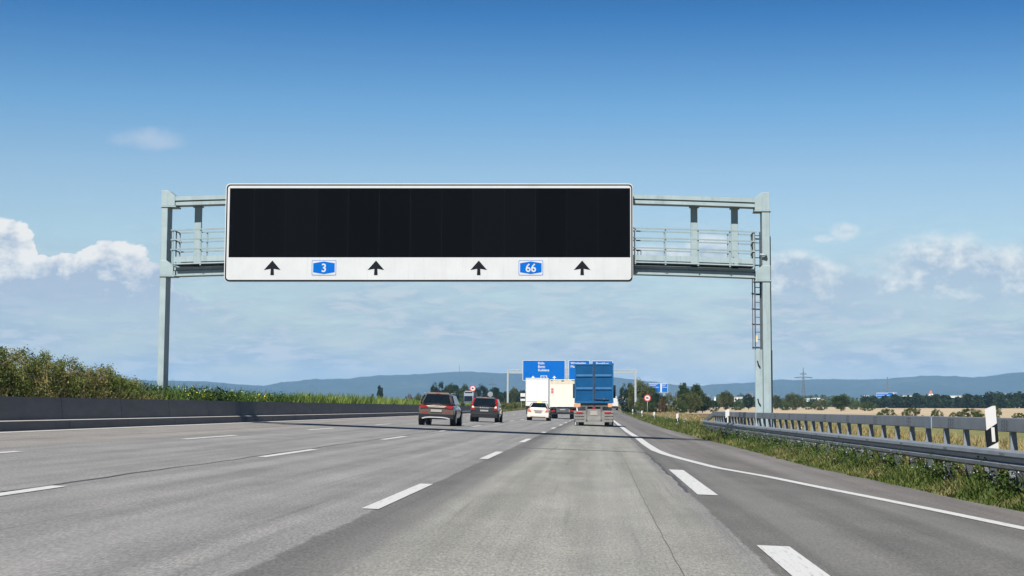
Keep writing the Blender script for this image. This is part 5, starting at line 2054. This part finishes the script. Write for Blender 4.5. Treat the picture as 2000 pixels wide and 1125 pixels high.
# hedge and grass bank past the end of the barrier
P = strip_pts(16000, -17.5, -14.7, 236, 520, r)
P[:, 2] += r.random(len(P)) ** 0.7 * 1.25
tag(npmesh('median_hedge', leaf_quads(P, 0.30, 0.6, 0.2, r), 4, M['leafolive']), 'olive green hedge on the median beyond the end of the barrier', 'hedge', kind='stuff')
P = strip_pts(9000, -15.2, -13.9, 238, 520, r)
tag(npmesh('median_grass', blades(P, r.uniform(0.2, 0.5, len(P)), 0.10, 0.3, r), 4, M['grass']), 'light green grass strip at the foot of the far median hedge', 'grass', kind='stuff')

# --- right verge
ev = lambda y: edge_x(y) - 0.02
nearP = strip_pts(46000, ev, lambda y: np.full_like(y, 6.9), 12, 60, r, 0.9)
u = (nearP[:, 0] - edge_x(nearP[:, 1])) / (6.9 - edge_x(nearP[:, 1]))
hgt = (0.05 + 0.34 * np.clip(u, 0, 1)) * r.uniform(0.3, 1.6, len(nearP)) * (1 + 0.55 * np.sin(nearP[:, 1] * 1.3) * np.sin(nearP[:, 0] * 3))
midP = strip_pts(26000, ev, lambda y: np.full_like(y, 8.6), 58, 330, r, 1.5)
u2 = np.clip((midP[:, 0] - edge_x(midP[:, 1])) / 1.6, 0, 1)
hgt2 = (0.10 + 0.34 * u2) * r.uniform(0.5, 1.5, len(midP))
tag(npmesh('verge_grass', np.concatenate([blades(nearP, hgt, 0.022, 0.5, r), blades(midP, hgt2, np.interp(midP[:, 1], [58, 330], [0.03, 0.09]), 0.35, r)]), 4, M['grass']),
    'green grass and weeds in the verge between the asphalt and the guard rail', 'grass', kind='stuff')
# leafy weeds with white flowers
W1 = strip_pts(24000, lambda y: edge_x(y) + 0.55, lambda y: np.full_like(y, 7.0), 20, 75, r, 1.0)
W1[:, 2] += r.random(len(W1)) ** 0.8 * 0.60 * (0.75 + 0.25 * np.sin(W1[:, 1] * 1.9) + 0.15 * np.sin(W1[:, 1] * 5.1))
W2 = strip_pts(7000, lambda y: edge_x(y) + 0.8, lambda y: np.full_like(y, 9.5), 75, 200, r, 1.3)
W2[:, 2] += r.random(len(W2)) ** 0.8 * 0.55
tag(npmesh('verge_weeds', np.concatenate([leaf_quads(W1, 0.06, 0.45, 0.5, r), leaf_quads(W2, 0.12, 0.45, 0.5, r)]), 4, M['weed']),
    'leafy dark weeds growing up under the corrugated guard rail', 'weeds', kind='stuff')
Fp = strip_pts(1500, lambda y: edge_x(y) + 0.5, lambda y: np.full_like(y, 6.9), 24, 70, r, 0.8)
Fp[:, 2] += r.uniform(0.2, 0.58, len(Fp))
F2 = strip_pts(160, lambda y: edge_x(y) + 0.9, lambda y: np.full_like(y, 9.0), 70, 220, r, 1.3)
F2[:, 2] += r.uniform(0.4, 0.75, len(F2))
Fp = np.concatenate([Fp, np.repeat(F2, 3, 0) + r.normal(size=(len(F2) * 3, 3)) * 0.05])
tag(npmesh('white_flowers', leaf_quads(Fp, np.where(np.arange(len(Fp)) < 1500, 0.020, 0.05), 0.9, 0, r), 4, M['petalw']),
    'small white and pale blue flowers among the weeds under the rail', 'flowers', kind='stuff')
# dry meadow behind the rails
D = strip_pts(30000, 7.05, 15.5, 14, 120, r, 1.0)
D2 = strip_pts(16000, 6.9, 13.0, 110, 330, r, 1.2)
tag(npmesh('dry_meadow_grass', np.concatenate([blades(D, r.uniform(0.25, 0.75, len(D)), 0.036, 0.4, r), blades(D2, r.uniform(0.3, 0.8, len(D2)), 0.08, 0.4, r)]), 4, M['drygrass']),
    'dry straw coloured grass behind the guard rails', 'grass', kind='stuff')


# ------------------------------------------------------------------ pylons, masts, buildings
def lattice_pylon(px, top, Y, H, label, arms, w0=3.2):
    x, _, zt = at(px, top, Y)
    zb = zt - H
    st = mat('dark_lattice_steel', (0.06, 0.07, 0.08), 0.7)
    p = empty('lattice_pylon', (x, Y, zb), 0, label, 'pylon')
    m = MB()
    for sx_ in (-1, 1):
        for sy_ in (-1, 1):
            m.bar((sx_ * w0, sy_ * w0, -8), (sx_ * 0.45, sy_ * 0.45, H * 0.80), 0.42)
            m.bar((sx_ * 0.45, sy_ * 0.45, H * 0.80), (0, 0, H), 0.38)
    z = 0
    k = 0
    while z < H * 0.78:
        def w_at(zz):
            return w0 + (0.45 - w0) * (zz + 8) / (H * 0.80 + 8)
        nz = z + 3.2
        a, b = w_at(z), w_at(nz)
        for sy_ in (-1, 1):
            m.bar((-a, sy_ * a, z), (b, sy_ * b, nz), 0.22)
            m.bar((a, sy_ * a, z), (-b, sy_ * b, nz), 0.22)
        z = nz
    m.build('tower', st, p)
    for (fz, half) in arms:
        mm = MB()
        for sy_ in (-0.4, 0.4):
            mm.bar((-half, 0, H * fz), (half, 0, H * fz), 0.5, 0.5)
            mm.bar((-half, 0, H * fz), (0, sy_, H * fz + 1.6), 0.22)
            mm.bar((half, 0, H * fz), (0, sy_, H * fz + 1.6), 0.22)
        mm.build('crossarm', st, p)
    return p


lattice_pylon(1568.8, 718, 1650, 44, 'dark lattice power pylon with one wide arm, right of the big gantry post', ((0.78, 8.6), (0.86, 3.2)))
lattice_pylon(962, 739, 2300, 40, 'faint lattice pylon behind the trees above the black estate car', ((0.80, 5.0),), 2.2)


def pole_mast(px, top, Y, H, label, arm, r_=0.3, name='power_mast'):
    x, _, zt = at(px, top, Y)
    p = empty(name, (x, Y, zt - H), 0, label, 'mast')
    st = mat('weathered_pole', (0.10, 0.11, 0.12), 0.8)
    MB().tube((0, 0, -3), (0, 0, H), r_ * 1.3, r_ * 0.8, 8).build('pole', st, p)
    if arm:
        MB().bar((-arm, 0, H * 0.74), (arm, 0, H * 0.74), 0.5).build('crossarm', st, p)
        MB().bar((-arm * 0.6, 0, H * 0.66), (arm * 0.6, 0, H * 0.66), 0.4).build('crossarm', st, p)
    return p


pole_mast(1733, 736.5, 900, 17, 'dark power mast with two short arms behind the small wide blue sign', 1.5, 0.34)
pole_mast(1321.5, 752, 345, 6.0, 'slim grey pole standing left of the pointed trees', 0, 0.06, 'lamp_pole')
pole_mast(897.5, 713, 6900, 32, 'hazy transmitter mast on top of the hill', 0, 1.1, 'transmitter_mast')


def house(px0, px1, top, base, Y, label, roofcol, gable=True, depth=12, windows=3):
    x0, _, zt = at(px0, top, Y)
    x1, _, _ = at(px1, top, Y)
    zb = at(px0, base, Y)[2]
    w_ = x1 - x0
    hgt = zt - zb
    hgt_w = hgt * (0.62 if gable else 0.9)
    b = empty('building', ((x0 + x1) / 2, Y, zb), 0, label, 'building')
    wm = mat('house_white', (0.66, 0.66, 0.64), 0.8)
    MB().box(-w_ / 2, w_ / 2, 0, depth, -6, hgt_w).build('wall', wm, b)
    rm = mat('roof_' + roofcol, {'grey': (0.13, 0.13, 0.14), 'red': (0.26, 0.10, 0.07), 'white': (0.6, 0.6, 0.6)}[roofcol], 0.8)
    if gable:
        MB().prism_x([(-0.6, hgt_w), (depth / 2, hgt), (depth + 0.6, hgt_w)], -w_ / 2 - 0.4, w_ / 2 + 0.4).build('roof', rm, b)
    else:
        MB().box(-w_ / 2 - 0.3, w_ / 2 + 0.3, -0.3, depth + 0.3, hgt_w + 0.002, hgt).build('roof', rm, b)
    for k in range(windows):
        x = -w_ / 2 + w_ * (k + 0.5) / windows
        MB().box(x - w_ * 0.10, x + w_ * 0.10, -0.08, -0.002, hgt_w * 0.35, hgt_w * 0.75).build('window', M['glass'], b)
    return b


house(1378, 1386, 771, 780, 1100, 'small white house right of the pointed trees', 'grey', windows=2)
house(1395, 1398, 775, 781, 1150, 'narrow white building between the small house and the round olive tree', 'white', False, 6, 1)
house(1434, 1452, 774, 786, 900, 'white building with a dark flat roof right of the round olive tree', 'grey', False, 20, 3)
house(1461, 1470, 767, 781, 1400, 'pale gabled house directly left of the big gantry ladder', 'grey', windows=2)
house(1576, 1589, 778, 785, 1300, 'long white building directly right of the lattice pylon', 'white', False, windows=3)
house(1591, 1602, 776, 785, 1300, 'tall white building, second to the right of the lattice pylon', 'grey', False, windows=2)
house(1604, 1612, 779, 786, 1320, 'low pale house, third to the right of the lattice pylon', 'red', windows=2)
house(1622, 1634, 775, 781, 1600, 'white roofed hall above the lone round field tree', 'white', False, windows=3)
house(1688, 1696, 772, 780, 1500, 'white hall left of the small wide blue sign', 'white', False, windows=2)
house(1763, 1781, 771, 781, 1100, 'white block with dark windows right of the small wide blue sign', 'grey', False, 12, 4)
house(1832, 1846, 773, 780, 1700, 'red roofed houses block right of the church', 'red', windows=3)
house(1852, 1876, 773, 784, 1300, 'long bright white hall right of the red roofs', 'white', False, windows=5)
house(1878, 1888, 773, 780, 1800, 'small red roofed house at the right end of the long white hall', 'red', windows=2)


def church():
    Y = 1500
    x, _, zt = at(1817.5, 761.5, Y)
    zb = at(1817.5, 784, Y)[2]
    b = empty('church', (x, Y, zb), 0, 'small church with a pale tower and reddish pointed roof beyond the dark wood', 'church')
    h = zt - zb
    wm = mat('house_white', (0.66, 0.66, 0.64), 0.8)
    MB().box(-1.8, 1.8, -1.8, 1.8, -5, h * 0.66).build('tower', wm, b)
    m = MB()
    m.add([(-2, -2, h * 0.66), (2, -2, h * 0.66), (2, 2, h * 0.66), (-2, 2, h * 0.66), (0, 0, h)], [(0, 1, 2, 3), (0, 1, 4), (1, 2, 4), (2, 3, 4), (3, 0, 4)])
    m.build('spire', mat('roof_red', (0.26, 0.10, 0.07), 0.8), b)
    MB().box(-6.5, -1.81, -2.2, 4, -5, h * 0.36).build('nave', wm, b)
    MB().box(-0.5, 0.5, -1.86, -1.802, h * 0.5, h * 0.6).build('window', M['glass'], b)


church()

# ------------------------------------------------------------------ haze: one closed box of pale air
hz = bpy.data.materials.new('haze')
hz.use_nodes = True
t = hz.node_tree
for n_ in list(t.nodes):
    t.nodes.remove(n_)
h = NG(t)
pv = h.n('ShaderNodeVolumePrincipled')
pv.inputs['Color'].default_value = (0.37, 0.64, 1.0, 1)
pv.inputs['Density'].default_value = 8.5e-5
pv.inputs['Anisotropy'].default_value = 0.0
o_ = h.n('ShaderNodeOutputMaterial')
h.link(pv.outputs[0], o_.inputs['Volume'])
hb = MB().box(-9900, 9900, -500, 10500, -9, 215).build('haze', hz)
tag(hb, 'thin blue haze filling the air over the whole plain', 'haze', kind='stuff')
